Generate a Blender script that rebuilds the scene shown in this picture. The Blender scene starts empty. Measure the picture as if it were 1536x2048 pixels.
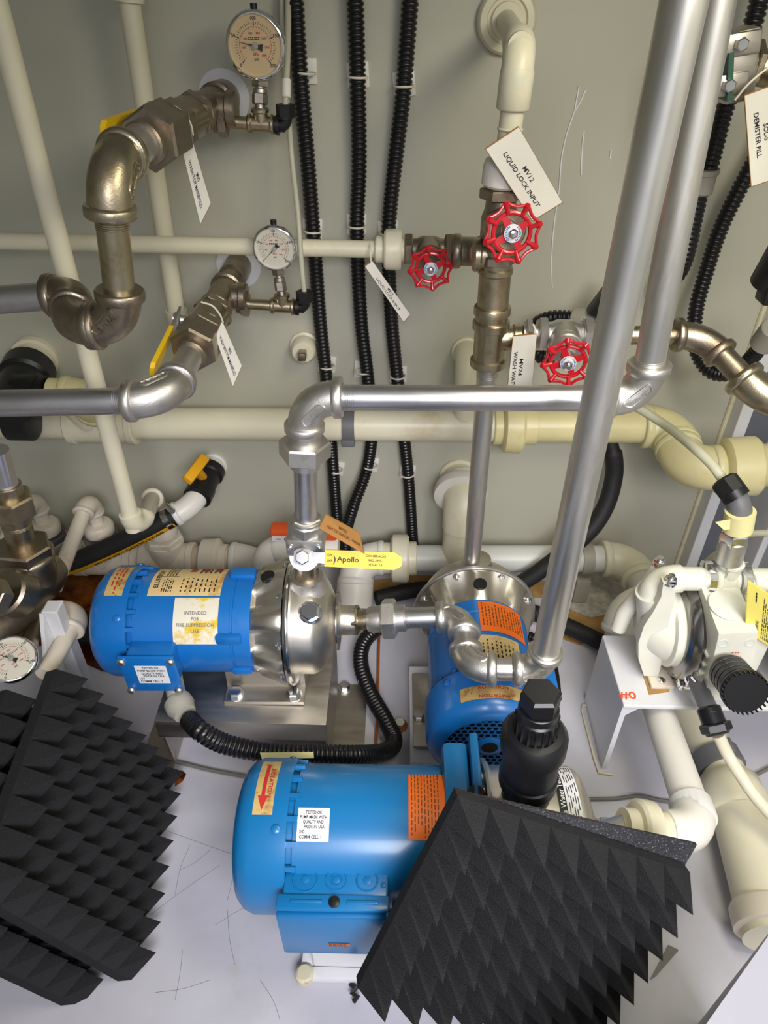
import bpy, bmesh, math, random
from mathutils import Vector, Matrix
V = Vector
random.seed(7)
scn = bpy.context.scene
col = scn.collection

# ------------------------------------------------------------------ camera
# world: X to the right along the wall, Y into the wall, Z up; floor Z=0, wall Y=1.17
FPX = 1400.0
CAMP = V((0, 0, 1.04))
_d = V((-13.0, 1839.0, 1396.0)).normalized()          # straight down, seen from the camera
_n = V((38.0, -1056.0, 1400.0)); _n = (_n - _d * _n.dot(_d)).normalized()
_x = _d.cross(_n)
CM = Matrix((_x, _n, -_d))                            # camera (right, down, forward) -> world
cam = bpy.data.cameras.new('camera'); camo = bpy.data.objects.new('camera', cam); col.objects.link(camo)
cam.sensor_fit = 'VERTICAL'; cam.sensor_height = 24.0; cam.lens = FPX / 2048 * 24.0
cam.clip_start = 0.01
R3 = Matrix((CM.col[0], -CM.col[1], -CM.col[2])).transposed()
camo.matrix_world = Matrix.Translation(CAMP) @ R3.to_4x4()
scn.camera = camo

# ------------------------------------------------------------------ world, lamps, exposure
wd = bpy.data.worlds.new('world'); scn.world = wd; wd.use_nodes = True
wd.node_tree.nodes['Background'].inputs[0].default_value = (0.93, 0.96, 1.0, 1)
wd.node_tree.nodes['Background'].inputs[1].default_value = 0.30
def area(name, loc, target, sx, sy, power, colr, spread=180):
    l = bpy.data.lights.new(name, 'AREA'); l.shape = 'RECTANGLE'; l.size = sx; l.size_y = sy
    l.energy = power; l.color = colr; l.spread = math.radians(spread)
    o = bpy.data.objects.new(name, l); col.objects.link(o); o.location = loc
    o.rotation_euler = (V(target) - V(loc)).to_track_quat('-Z', 'Y').to_euler()
    return o
area('unseen_low_lamp', (0.40, 0.40, 1.22), (0.36, 0.52, 0.0), 0.24, 0.45, 5.2, (1.0, 0.94, 0.74))  # unseen warm lamp, set well below the ceiling so the upper wall stays darker
area('added_front_beam', (0.30, -0.60, 1.25), (0.02, 0.85, 0.02), 0.9, 0.5, 5.2, (0.97, 0.95, 1.0), 66)  # added narrow beam from behind the camera, brightens the lower wall and floor
vs = scn.view_settings
vs.view_transform = 'Standard'; vs.look = 'None'; vs.exposure = 0.0; vs.gamma = 1.0
vs.use_curve_mapping = False

def ray(u, v): return CM @ V(((u - 768) / FPX, (v - 1024) / FPX, 1.0))
def W(u, v, Y):
    r = ray(u, v); return CAMP + r * (Y / r.y)
def H(u, v, Z):
    r = ray(u, v); return CAMP + r * ((Z - CAMP.z) / r.z)
def PX(p):
    c = CM.transposed() @ (V(p) - CAMP); return (768 + FPX * c.x / c.z, 1024 + FPX * c.y / c.z)
def lu(p0, p1, u, k=0):
    """point of the segment whose image has the given column (k=0) or row (k=1)"""
    a, b = -0.3, 1.3; fa = PX(p0.lerp(p1, a))[k] - u
    for _ in range(40):
        m = (a + b) / 2; fm = PX(p0.lerp(p1, m))[k] - u
        if (fm > 0) == (fa > 0): a, fa = m, fm
        else: b = m
    return p0.lerp(p1, (a + b) / 2)

# ------------------------------------------------------------------ materials
MATS = {}
def srgb(r, g, b):
    f = lambda c: (c / 255 / 12.92) if c / 255 <= 0.04045 else ((c / 255 + 0.055) / 1.055) ** 2.4
    return (f(r), f(g), f(b), 1)
def mat(name, rgb, rough=0.5, metal=0.0, spots=None, spot_scale=18.0, spot_lo=0.58, spot_hi=0.72, vary=0.08,
        vscale=9.0, bump=0.0, bscale=200.0, coat=0.0, trans=0.0, emit=None, stretch=None, sss=0.0, ior=None, spec=None, rvar=0.0):
    m = bpy.data.materials.new(name); m.use_nodes = True; MATS[name] = m
    nt = m.node_tree; N = nt.nodes; L = nt.links; b = N['Principled BSDF']
    c = srgb(*rgb)
    b.inputs['Roughness'].default_value = rough; b.inputs['Metallic'].default_value = metal
    if coat: b.inputs['Coat Weight'].default_value = coat; b.inputs['Coat Roughness'].default_value = 0.15
    if trans: b.inputs['Transmission Weight'].default_value = trans
    if ior: b.inputs['IOR'].default_value = ior
    if spec is not None: b.inputs['Specular IOR Level'].default_value = spec
    if sss:
        b.inputs['Subsurface Weight'].default_value = sss; b.inputs['Subsurface Radius'].default_value = (0.012, 0.009, 0.005)
        b.inputs['Subsurface Scale'].default_value = 0.6
    tc = N.new('ShaderNodeTexCoord'); co = tc.outputs['Object']
    if stretch:
        mp = N.new('ShaderNodeMapping'); mp.inputs['Scale'].default_value = stretch; L.new(co, mp.inputs[0]); co = mp.outputs[0]
    n1 = N.new('ShaderNodeTexNoise'); n1.inputs['Scale'].default_value = vscale; n1.inputs['Detail'].default_value = 4; L.new(co, n1.inputs[0])
    r1 = N.new('ShaderNodeMapRange'); r1.inputs[1].default_value = 0.3; r1.inputs[2].default_value = 0.7
    r1.inputs[3].default_value = 1 - vary; r1.inputs[4].default_value = 1 + vary; L.new(n1.outputs[0], r1.inputs[0])
    mx = N.new('ShaderNodeVectorMath'); mx.operation = 'SCALE'; mx.inputs[0].default_value = c[:3]; L.new(r1.outputs[0], mx.inputs['Scale'])
    out = mx.outputs[0]
    if rvar:
        r3 = N.new('ShaderNodeMapRange'); r3.inputs[1].default_value = 0.3; r3.inputs[2].default_value = 0.7
        r3.inputs[3].default_value = max(0.03, rough - rvar); r3.inputs[4].default_value = rough + rvar
        L.new(n1.outputs[0], r3.inputs[0]); L.new(r3.outputs[0], b.inputs['Roughness'])
    if spots:
        n2 = N.new('ShaderNodeTexNoise'); n2.inputs['Scale'].default_value = spot_scale; n2.inputs['Detail'].default_value = 6
        n2.inputs['Roughness'].default_value = 0.65; L.new(co, n2.inputs[0])
        r2 = N.new('ShaderNodeMapRange'); r2.inputs[1].default_value = spot_lo; r2.inputs[2].default_value = spot_hi; L.new(n2.outputs[0], r2.inputs[0])
        mm = N.new('ShaderNodeMix'); mm.data_type = 'RGBA'; L.new(r2.outputs[0], mm.inputs['Factor'])
        L.new(out, mm.inputs['A']); mm.inputs['B'].default_value = srgb(*spots); out = mm.outputs['Result']
    L.new(out, b.inputs['Base Color'])
    if bump:
        n3 = N.new('ShaderNodeTexNoise'); n3.inputs['Scale'].default_value = bscale; n3.inputs['Detail'].default_value = 3; L.new(co, n3.inputs[0])
        bp = N.new('ShaderNodeBump'); bp.inputs['Strength'].default_value = bump; bp.inputs['Distance'].default_value = 0.002
        L.new(n3.outputs[0], bp.inputs['Height']); L.new(bp.outputs[0], b.inputs['Normal'])
    if emit: b.inputs['Emission Color'].default_value = srgb(*emit[:3]); b.inputs['Emission Strength'].default_value = emit[3]
    return m
mat('steel', (214, 211, 206), 0.42, 1.0, spots=(150, 138, 118), spot_scale=14, spot_lo=0.6, spot_hi=0.85, bump=0.12, bscale=500, rvar=0.08)
mat('steel_pipe', (216, 215, 218), 0.36, 1.0, spots=(165, 158, 150), spot_scale=8, spot_lo=0.55, spot_hi=0.85, stretch=(1, 1, 1), rvar=0.08)
mat('steel_tall', (222, 220, 216), 0.42, 1.0, spots=(165, 156, 140), spot_scale=6, spot_lo=0.55, spot_hi=0.8, stretch=(3, 3, 0.5), rvar=0.08)
mat('steel_gold', (188, 177, 152), 0.32, 1.0, spots=(136, 106, 62), spot_scale=16, spot_lo=0.52, spot_hi=0.78, bump=0.1, bscale=400, rvar=0.1)
mat('steel_brown', (164, 153, 136), 0.38, 1.0, spots=(112, 86, 56), spot_scale=20, spot_lo=0.52, spot_hi=0.8, bump=0.12, bscale=400, rvar=0.1)
mat('steel_bright', (225, 225, 225), 0.18, 1.0)
mat('steel_sheet', (186, 180, 170), 0.44, 1.0, spots=(120, 92, 52), spot_scale=5, spot_lo=0.58, spot_hi=0.8, stretch=(1, 6, 6), rvar=0.08)
mat('chrome', (235, 235, 238), 0.08, 1.0)
mat('steel_dark', (150, 149, 148), 0.24, 1.0, rvar=0.08)
mat('rust', (150, 82, 30), 0.8, 0.0, vary=0.35, vscale=40)
mat('brass', (190, 150, 80), 0.3, 1.0)
mat('pvc', (226, 220, 194), 0.38, spots=(196, 172, 122), spot_scale=7, spot_lo=0.6, spot_hi=0.85, vary=0.05, sss=0.25)
mat('pvc_yellow', (226, 216, 164), 0.34, spots=(196, 144, 70), spot_scale=9, spot_lo=0.62, spot_hi=0.85, vary=0.06, sss=0.3)
mat('pvc_white', (232, 228, 218), 0.38, spots=(206, 188, 150), spot_scale=8, spot_lo=0.62, spot_hi=0.85, vary=0.04, sss=0.25)
mat('pvc_lower', (222, 212, 194), 0.40, spots=(176, 146, 104), spot_scale=9, spot_lo=0.58, spot_hi=0.82, vary=0.06, sss=0.25)
mat('pvc_grey', (206, 208, 200), 0.4, spots=(160, 120, 70), spot_scale=14, spot_lo=0.68, spot_hi=0.8, vary=0.04)
mat('nylon', (230, 229, 214), 0.34, spots=(206, 190, 140), spot_scale=14, spot_lo=0.66, spot_hi=0.85, sss=0.35)
mat('nylon_clear', (222, 220, 196), 0.25, trans=0.35, ior=1.3)
mat('grey_plastic', (104, 104, 106), 0.5)
mat('grey_light', (158, 154, 142), 0.5)
mat('black_corrugated', (18, 18, 20), 0.32)
mat('black_rubber', (24, 24, 26), 0.62, bump=0.25, bscale=300)
mat('black_plastic', (22, 22, 24), 0.38, spots=(70, 68, 66), spot_scale=30, spot_lo=0.66, spot_hi=0.9)
mat('dark_hole', (6, 6, 6), 0.9)
mat('foam', (48, 48, 50), 0.95, bump=0.8, bscale=900, spots=(78, 78, 80), spot_scale=260, spot_lo=0.62, spot_hi=0.75, vary=0.15, spec=0.1)
mat('foam_back', (58, 58, 62), 0.92, bump=1.0, bscale=500, spots=(140, 140, 146), spot_scale=420, spot_lo=0.56, spot_hi=0.7, vary=0.2, spec=0.15)
mat('blue', (18, 108, 186), 0.36, spots=(14, 74, 120), spot_scale=12, spot_lo=0.62, spot_hi=0.85, vary=0.06, coat=0.3)
mat('blue_teal', (14, 112, 172), 0.36, spots=(12, 76, 112), spot_scale=10, spot_lo=0.62, spot_hi=0.85, vary=0.06, coat=0.3)
mat('red', (206, 18, 36), 0.28, coat=0.5, vary=0.05)
mat('yellow', (240, 196, 18), 0.42, vary=0.04)
mat('amber', (232, 168, 22), 0.42, vary=0.05)
mat('orange', (232, 96, 40), 0.45)
mat('label_orange', (240, 112, 26), 0.5, vary=0.04)
mat('label_cream', (222, 194, 136), 0.5, spots=(186, 140, 70), spot_scale=30, spot_lo=0.55, spot_hi=0.7)
mat('label_gold', (196, 166, 104), 0.55, spots=(150, 110, 60), spot_scale=60, spot_lo=0.5, spot_hi=0.65)
mat('label_white', (232, 232, 234), 0.5, vary=0.02)
mat('label_fire', (228, 222, 202), 0.5, spots=(222, 190, 50), spot_scale=24, spot_lo=0.49, spot_hi=0.57)
mat('label_yellow', (238, 224, 110), 0.5, vary=0.03)
mat('tape', (228, 220, 160), 0.7)
mat('tag', (226, 222, 210), 0.45, spots=(188, 140, 70), spot_scale=26, spot_lo=0.68, spot_hi=0.76)
mat('tag_brown', (190, 138, 74), 0.5, spots=(168, 116, 56), spot_scale=20)
mat('tag_edge', (150, 106, 50), 0.7, vary=0.3, vscale=60)
mat('ink', (22, 22, 24), 0.6)
mat('ink_red', (186, 40, 36), 0.6)
mat('ink_grey', (120, 116, 110), 0.6)
mat('ink_brown', (110, 66, 26), 0.6)
mat('ink_orange', (226, 84, 40), 0.6)
mat('dial', (212, 207, 190), 0.5, vary=0.03)
mat('dial_tan', (206, 180, 134), 0.5, vary=0.04)
mat('glass', (245, 245, 245), 0.03, trans=1.0, ior=1.2)
mat('white_paint', (222, 222, 224), 0.45, spots=(190, 178, 150), spot_scale=6, spot_lo=0.68, spot_hi=0.85, vary=0.03)
mat('cabinet_paint', (168, 168, 180), 0.5, vary=0.02)
mat('steel_case', (222, 216, 204), 0.40, 1.0, spots=(186, 172, 148), spot_scale=6, spot_lo=0.55, spot_hi=0.85, rvar=0.06)
mat('cable', (112, 110, 106), 0.55)
mat('hose_brown', (60, 22, 14), 0.4)
mat('device_green', (40, 84, 66), 0.5)
mat('zip_tie', (222, 218, 196), 0.45)

def node_wall():
    m = mat('wall_paint', (187, 186, 169), 0.42, spots=(120, 104, 72), spot_scale=70, spot_lo=0.75, spot_hi=0.82, vary=0.04, vscale=3, bump=0.08, bscale=60)
    return m
node_wall()
mat('floor_paint', (196, 195, 204), 0.5, spots=(172, 160, 130), spot_scale=5, spot_lo=0.62, spot_hi=0.9, vary=0.05, vscale=14, bump=0.1, bscale=80)
mat('side_panel', (196, 198, 200), 0.5, spots=(110, 112, 112), spot_scale=160, spot_lo=0.6, spot_hi=0.7)
mat('trim_grey', (104, 108, 116), 0.4)
mat('caulk', (214, 206, 176), 0.6, spots=(150, 104, 50), spot_scale=30, spot_lo=0.6, spot_hi=0.72)
mat('stain_brown', (74, 20, 8), 0.25, spots=(176, 104, 34), spot_scale=9, spot_lo=0.48, spot_hi=0.68, vary=0.3, vscale=12)
mat('stain_rust', (170, 132, 76), 0.7, vary=0.25, vscale=30)
mat('dust', (176, 172, 160), 0.9, vary=0.3, vscale=60, bump=0.6, bscale=120)

# ------------------------------------------------------------------ mesh helpers
def basis(axis, ref=None):
    z = V(axis).normalized()
    r = V(ref) if ref is not None else (V((0, 0, 1)) if abs(z.z) < 0.9 else V((1, 0, 0)))
    x = (r - z * r.dot(z)).normalized(); y = z.cross(x)
    return x, y, z
class MB:
    def __init__(s): s.v = []; s.f = []
    def add(s, vs, fs):
        o = len(s.v); s.v += [V(p) for p in vs]; s.f += [tuple(i + o for i in f) for f in fs]; return s
    def lathe(s, o, axis, prof, n=24, ref=None, a0=0.0, a1=2 * math.pi, phase=0.0):
        """prof: list of (t along axis, radius)"""
        x, y, z = basis(axis, ref); o = V(o); full = abs(a1 - a0 - 2 * math.pi) < 1e-6
        k = n if full else n + 1
        vs, fs = [], []
        for t, r in prof:
            for i in range(k):
                a = a0 + (a1 - a0) * i / n + phase
                vs.append(o + z * t + (x * math.cos(a) + y * math.sin(a)) * max(r, 1e-5))
        for j in range(len(prof) - 1):
            for i in range(n):
                i2 = (i + 1) % k
                fs.append((j * k + i, j * k + i2, (j + 1) * k + i2, (j + 1) * k + i))
        if full:
            fs.append(tuple(range(k - 1, -1, -1))); fs.append(tuple((len(prof) - 1) * k + i for i in range(k)))
        return s.add(vs, fs)
    def cyl(s, p0, p1, r, n=24, r1=None, bev=0.0):
        p0, p1 = V(p0), V(p1); L = (p1 - p0).length; r1 = r if r1 is None else r1
        pr = [(0, r), (L, r1)] if not bev else [(0, r - bev), (bev, r), (L - bev, r1), (L, r1 - bev)]
        return s.lathe(p0, p1 - p0, pr, n)
    def hexa(s, p0, p1, r, ch=0.0015, n=6, ref=None, phase=0.0):
        """r: distance to the flats"""
        p0, p1 = V(p0), V(p1); L = (p1 - p0).length; R = r / math.cos(math.pi / n)
        return s.lathe(p0, p1 - p0, [(0, R - ch), (ch, R), (L - ch, R), (L, R - ch)], n, ref, phase=phase)
    def tube(s, pts, r, n=12, caps=True, ref=None):
        pts = [V(p) for p in pts]; m = len(pts); rs = r if isinstance(r, (list, tuple)) else [r] * m
        vs, fs = [], []; x = None
        for j, p in enumerate(pts):
            t = (pts[min(j + 1, m - 1)] - pts[max(j - 1, 0)]).normalized()
            if x is None: x, y, _ = basis(t, ref)
            else:
                x = (x - t * x.dot(t)).normalized(); y = t.cross(x)
            for i in range(n):
                a = 2 * math.pi * i / n; vs.append(p + (x * math.cos(a) + y * math.sin(a)) * rs[j])
        for j in range(m - 1):
            for i in range(n):
                i2 = (i + 1) % n; fs.append((j * n + i, j * n + i2, (j + 1) * n + i2, (j + 1) * n + i))
        if caps: fs.append(tuple(range(n - 1, -1, -1))); fs.append(tuple((m - 1) * n + i for i in range(n)))
        return s.add(vs, fs)
    def torus(s, c, axis, R, r, n=32, k=8):
        x, y, z = basis(axis); c = V(c); vs, fs = [], []
        for i in range(n):
            a = 2 * math.pi * i / n; e = x * math.cos(a) + y * math.sin(a)
            for j in range(k):
                b = 2 * math.pi * j / k; vs.append(c + e * (R + r * math.cos(b)) + z * (r * math.sin(b)))
        for i in range(n):
            for j in range(k):
                i2, j2 = (i + 1) % n, (j + 1) % k
                fs.append((i * k + j, i2 * k + j, i2 * k + j2, i * k + j2))
        return s.add(vs, fs)
    def box(s, c, size, rot=None, bev=0.0):
        bm = bmesh.new(); bmesh.ops.create_cube(bm, size=1.0)
        for v in bm.verts: v.co = V((v.co.x * size[0], v.co.y * size[1], v.co.z * size[2]))
        if bev: bmesh.ops.bevel(bm, geom=bm.edges[:], offset=bev, segments=2, affect='EDGES', profile=0.5)
        rot = rot if rot is not None else Matrix.Identity(3)
        bm.verts.ensure_lookup_table()
        s.add([rot @ v.co + V(c) for v in bm.verts], [tuple(v.index for v in f.verts) for f in bm.faces]); bm.free(); return s
    def prism(s, poly, o, ex, ey, ez, t0, t1):
        """poly in the (ex, ey) plane, extruded along ez from t0 to t1"""
        o, ex, ey, ez = V(o), V(ex), V(ey), V(ez); n = len(poly)
        vs = [o + ex * a + ey * b + ez * t0 for a, b in poly] + [o + ex * a + ey * b + ez * t1 for a, b in poly]
        fs = [tuple(range(n - 1, -1, -1)), tuple(range(n, 2 * n))] + [(i, (i + 1) % n, n + (i + 1) % n, n + i) for i in range(n)]
        return s.add(vs, fs)
    def quadslab(s, q, th):
        """four corners, thickness along the quad's normal (towards the far side)"""
        q = [V(p) for p in q]; nn = (q[1] - q[0]).cross(q[3] - q[0]).normalized()
        b = [p - nn * th for p in q]
        return s.add(q + b, [(0, 1, 2, 3), (7, 6, 5, 4)] + [(i, i + 4, (i + 1) % 4 + 4, (i + 1) % 4) for i in range(4)])
    def elbow(s, P, a, b, rb, R, rc=None, lc=0.012, n=20, k=10, collars=(1, 1)):
        P, a, b = V(P), V(a).normalized(), V(b).normalized()
        pts = [P + a * R * (1 - t) ** 2 + b * R * t ** 2 for t in [i / k for i in range(k + 1)]]
        s.tube(pts, rb, n)
        if rc:
            for d, on in ((a, collars[0]), (b, collars[1])):
                if on:
                    q = P + d * (R - lc); s.lathe(q, d, [(0, rb), (0.0015, rc - 0.001), (0.003, rc), (lc + 0.001, rc), (lc + 0.003, rc - 0.002), (lc + 0.003, rc - 0.004)], n)
        return s
    def tee(s, p0, p1, rb, bc, bd, bl, br=None, rc=None, lc=0.010, n=20, brc=None):
        p0, p1, bc, bd = V(p0), V(p1), V(bc), V(bd).normalized(); d = (p1 - p0).normalized(); L = (p1 - p0).length
        br = br or rb; brc = brc or (rc and rc * br / rb)
        if rc:
            s.lathe(p0, d, [(0, rc - .002), (.002, rc), (lc, rc), (lc + .002, rb), (L - lc - .002, rb), (L - lc, rc), (L - .002, rc), (L, rc - .002)], n)
            s.lathe(bc, bd, [(0, br), (bl - lc - .002, br), (bl - lc, brc), (bl - .002, brc), (bl, brc - .002)], n)
        else:
            s.cyl(p0, p1, rb, n); s.cyl(bc, bc + bd * bl, br, n)
        return s
    def thread(s, p, d, r, L=0.010, pitch=0.0022, n=20):
        pr = []; t = 0.0
        while t < L: pr += [(t, r - .0007), (t + pitch / 2, r + .0006)]; t += pitch
        pr.append((L, r - .0007)); return s.lathe(p, d, pr, n)
    def corr(s, path, r, pitch=0.0068, depth=0.0022, n=12):
        """corrugated hose along a polyline"""
        P = spl(path, 14); acc = [0.0]
        for i in range(1, len(P)): acc.append(acc[-1] + (P[i] - P[i - 1]).length)
        tot = acc[-1]; k = max(2, int(tot / pitch)); pts, rs = [], []; j = 0
        for i in range(k):
            for fr, rr in ((0.0, r - depth), (0.22, r - depth * .1), (0.34, r), (0.56, r), (0.68, r - depth * .1), (0.9, r - depth)):
                t = (i + fr) * tot / k
                while j < len(acc) - 2 and acc[j + 1] < t: j += 1
                w = (t - acc[j]) / max(1e-9, acc[j + 1] - acc[j]); pts.append(P[j].lerp(P[j + 1], w)); rs.append(rr)
        return s.tube(pts, rs, n)
def spl(pts, k=8):
    pts = [V(p) for p in pts]
    if len(pts) < 3: return [pts[0].lerp(pts[-1], i / k) for i in range(k + 1)]
    out = []; e = [pts[0] * 2 - pts[1]] + pts + [pts[-1] * 2 - pts[-2]]
    for i in range(1, len(e) - 2):
        a, b, c, d = e[i - 1], e[i], e[i + 1], e[i + 2]
        for j in range(k):
            t = j / k
            out.append(0.5 * ((2 * b) + (c - a) * t + (2 * a - 5 * b + 4 * c - d) * t * t + (3 * b - a - 3 * c + d) * t ** 3))
    out.append(pts[-1]); return out

ROOTS = []
def mesh_obj(name, mb, material, parent=None, smooth=38):
    me = bpy.data.meshes.new(name)
    lo = V([min(p[i] for p in mb.v) for i in range(3)]); hi = V([max(p[i] for p in mb.v) for i in range(3)]); c = (lo + hi) / 2
    me.from_pydata([p - c for p in mb.v], [], mb.f); me.update()
    bm = bmesh.new(); bm.from_mesh(me); bmesh.ops.recalc_face_normals(bm, faces=bm.faces); bm.to_mesh(me); bm.free()
    if smooth:
        for p in me.polygons: p.use_smooth = True
        me.set_sharp_from_angle(angle=math.radians(smooth))
    me.materials.append(MATS[material])
    o = bpy.data.objects.new(name, me); col.objects.link(o); o.location = c
    if parent is not None:
        o.parent = parent; o.matrix_parent_inverse = Matrix.Translation(-wloc(parent))
    return o
def wloc(o):
    return V(o['_w']) if '_w' in o else V((0, 0, 0))
class Thing:
    def __init__(s, name, label, cat, group=None):
        s.o = bpy.data.objects.new(name, None); col.objects.link(s.o); s.o.empty_display_size = 0.02
        s.o['label'] = label; s.o['category'] = cat
        if group: s.o['group'] = group
        s.parts = []; ROOTS.append(s)
    def p(s, name, mb, material, sub=None, label=None, smooth=38):
        o = mesh_obj(name, mb, material, None, smooth)
        if sub is None: o.parent = s.o; s.parts.append(o)
        else: o.parent = sub; o.matrix_parent_inverse = Matrix.Translation(-sub.location)
        if label: o['label'] = label
        return o
def single(name, mb, material, label, cat, group=None, smooth=38):
    o = mesh_obj(name, mb, material, None, smooth); o['label'] = label; o['category'] = cat
    if group: o['group'] = group
    return o
def struct(name, mb, material, label, parent=None, smooth=0):
    o = mesh_obj(name, mb, material, None, smooth)
    if parent is not None:
        o.parent = parent; o.matrix_parent_inverse = Matrix.Translation(-parent.location)
    else: o['kind'] = 'structure'; o['label'] = label
    return o

# flat lettering from the built-in font, mapped onto any surface
_tc = {}
def glyphs(txt):
    if txt not in _tc:
        cu = bpy.data.curves.new('t', 'FONT'); cu.body = txt; cu.resolution_u = 2; cu.size = 1.0; cu.offset = 0.014
        ob = bpy.data.objects.new('t', cu); me = bpy.data.meshes.new_from_object(ob)
        _tc[txt] = ([(v.co.x, v.co.y) for v in me.vertices], [tuple(p.vertices) for p in me.polygons])
        bpy.data.objects.remove(ob); bpy.data.curves.remove(cu); bpy.data.meshes.remove(me)
    return _tc[txt]
def text_on(mb, lines, fn, bold=0.0):
    """lines: (text, cx, cy, height, width or None, align) in surface units; fn(a, b) -> 3D"""
    for txt, cx, cy, h, w, al in lines:
        vs, fs = glyphs(txt)
        if not vs: continue
        xs = [v[0] for v in vs]; x0, x1 = min(xs), max(xs); sy = h / 0.72
        sx = (w / (x1 - x0)) if w else sy
        off = cx - (x1 + x0) / 2 * sx if al == 'c' else cx - x0 * sx
        mb.add([fn(off + x * sx, cy - h / 2 + y * sy) for x, y in vs], fs)
def bars(mb, x0, x1, y0, y1, rows, fn, fill=0.5, gap=0.12, seg=6, rnd=None):
    """unreadable small print: broken thin lines"""
    rnd = rnd or random
    dy = (y1 - y0) / rows
    for r in range(rows):
        a = x0; yb = y0 + dy * (r + (1 - fill) / 2); yt = yb + dy * fill; end = x0 + (x1 - x0) * rnd.uniform(0.75, 1.0)
        while a < end:
            b = min(end, a + (x1 - x0) / seg * rnd.uniform(0.3, 1.0))
            mb.add([fn(a, yb), fn(b, yb), fn(b, yt), fn(a, yt)], [(0, 1, 2, 3)]); a = b + (x1 - x0) * gap / seg
def quadfn(q, off=0.0006):
    """unit square (0..1, 0..1; a along q0->q1, b up) on the quad: q = tl, tr, br, bl"""
    tl, tr, br, bl = [V(p) for p in q]; nn = (tr - tl).cross(bl - tl).normalized()
    if nn.dot(CAMP - tl) < 0: nn = -nn
    def fn(a, b): return tl.lerp(tr, a).lerp(bl.lerp(br, a), 1 - b) + nn * off
    return fn
def patch(mb, fn, x0, x1, y0, y1, nx=1, ny=1):
    vs = [fn(x0 + (x1 - x0) * i / nx, y0 + (y1 - y0) * j / ny) for j in range(ny + 1) for i in range(nx + 1)]
    mb.add(vs, [(j * (nx + 1) + i, j * (nx + 1) + i + 1, (j + 1) * (nx + 1) + i + 1, (j + 1) * (nx + 1) + i) for j in range(ny) for i in range(nx)])
    return mb
EX, EY, EZ = V((1, 0, 0)), V((0, 1, 0)), V((0, 0, 1))

# ------------------------------------------------------------------ the room
YW = 1.17
struct('floor', MB().box((0.0, 0.25, -0.02), (2.3, 1.9, 0.04)), 'floor_paint', 'pale grey painted equipment floor')
wb_ = struct('wall_back', MB().box((-0.26, YW + 0.02, 1.05), (1.76, 0.04, 2.1)), 'wall_paint', 'grey green painted back wall carrying the pipework')
struct('wall_left', MB().box((-1.16, 0.25, 1.05), (0.04, 1.9, 2.1)), 'wall_paint', 'grey painted side wall')
struct('wall_right', MB().box((0.80, 0.25, 1.05), (0.04, 1.9, 2.1)), 'side_panel', 'speckled grey side panel')
struct('ceiling', MB().box((-0.18, 0.40, 2.12), (2.0, 1.6, 0.04)), 'white_paint', 'white ceiling')
t1 = struct('trim_1', MB().box((0.635, 1.155, 1.05), (0.022, 0.05, 2.1), bev=0.002), 'white_paint', 'white upright corner strip beside the recess')
struct('caulk_bead', MB().cyl((0.622, 1.168, 0), (0.622, 1.168, 2.0), 0.005, 8), 'caulk', '', t1, 40)
struct('trim_2', MB().box((0.680, 1.175, 1.05), (0.068, 0.02, 2.1)), 'trim_grey', 'dark grey upright recess in the corner')
struct('trim_3', MB().box((0.728, 1.12, 1.05), (0.014, 0.10, 2.1), bev=0.002), 'white_paint', 'white upright post right of the recess')
struct('trim_4', MB().box((0.765, 1.15, 1.05), (0.06, 0.02, 2.1)), 'side_panel', 'speckled grey strip in the corner')
def flat_patch(px, z, th=0.0015):
    m = MB(); pts = [H(u, v, z) for u, v in px]; m.prism([(p.x, p.y) for p in pts], (0, 0, 0), EX, EY, EZ, z - th, z); return m
single('stain_pool', flat_patch([(-60, 1185), (60, 1160), (190, 1138), (330, 1126), (470, 1124), (580, 1130), (590, 1170), (560, 1290), (440, 1345), (300, 1352), (205, 1342), (150, 1318), (90, 1290), (-40, 1300)], 0.003), 'stain_brown',
       'dark red brown liquid pooled on the floor behind the left blue motor', 'puddle')
single('rust_stain', flat_patch([(1150, 1205), (1180, 1190), (1225, 1195), (1250, 1225), (1215, 1262), (1160, 1290), (1120, 1275), (1110, 1240)], 0.002), 'stain_rust', 'tan rust stain on the floor left of the white pump table', 'stain')
single('rust_stain', flat_patch([(350, 1552), (362, 1540), (372, 1548), (365, 1562), (350, 1572)], 0.002), 'stain_brown', 'small dark brown drip on the floor right of the left foam panels', 'stain')
single('rust_stain', flat_patch([(700, 1165), (840, 1150), (1080, 1160), (1160, 1172), (1180, 1190), (1080, 1195), (880, 1186), (700, 1190)], 0.002), 'stain_rust', 'yellow brown stain along the floor beneath the grey pipe', 'stain')
single('dust_patch', flat_patch([(1100, 1165), (1160, 1140), (1240, 1150), (1262, 1190), (1230, 1225), (1180, 1235), (1130, 1215)], 0.004), 'dust', 'grey dust and lint drift below the pipe clip', 'dust')
def strip(px, w, z=0.004, mt='caulk', r=None):
    m = MB(); m.tube([H(u, v, z) for u, v in px], w, 6); return m
struct('trim_5', strip([(760, 1230), (757, 1300), (755, 1420), (750, 1540)], 0.0030), 'rust', 'rusty seam between two floor plates')
struct('trim_6', strip([(1180, 1412), (1166, 1410), (1164, 1420), (1190, 1520), (1198, 1545), (1225, 1549)], 0.0022), 'caulk', 'rust tinged weld bead around the table foot')

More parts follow.
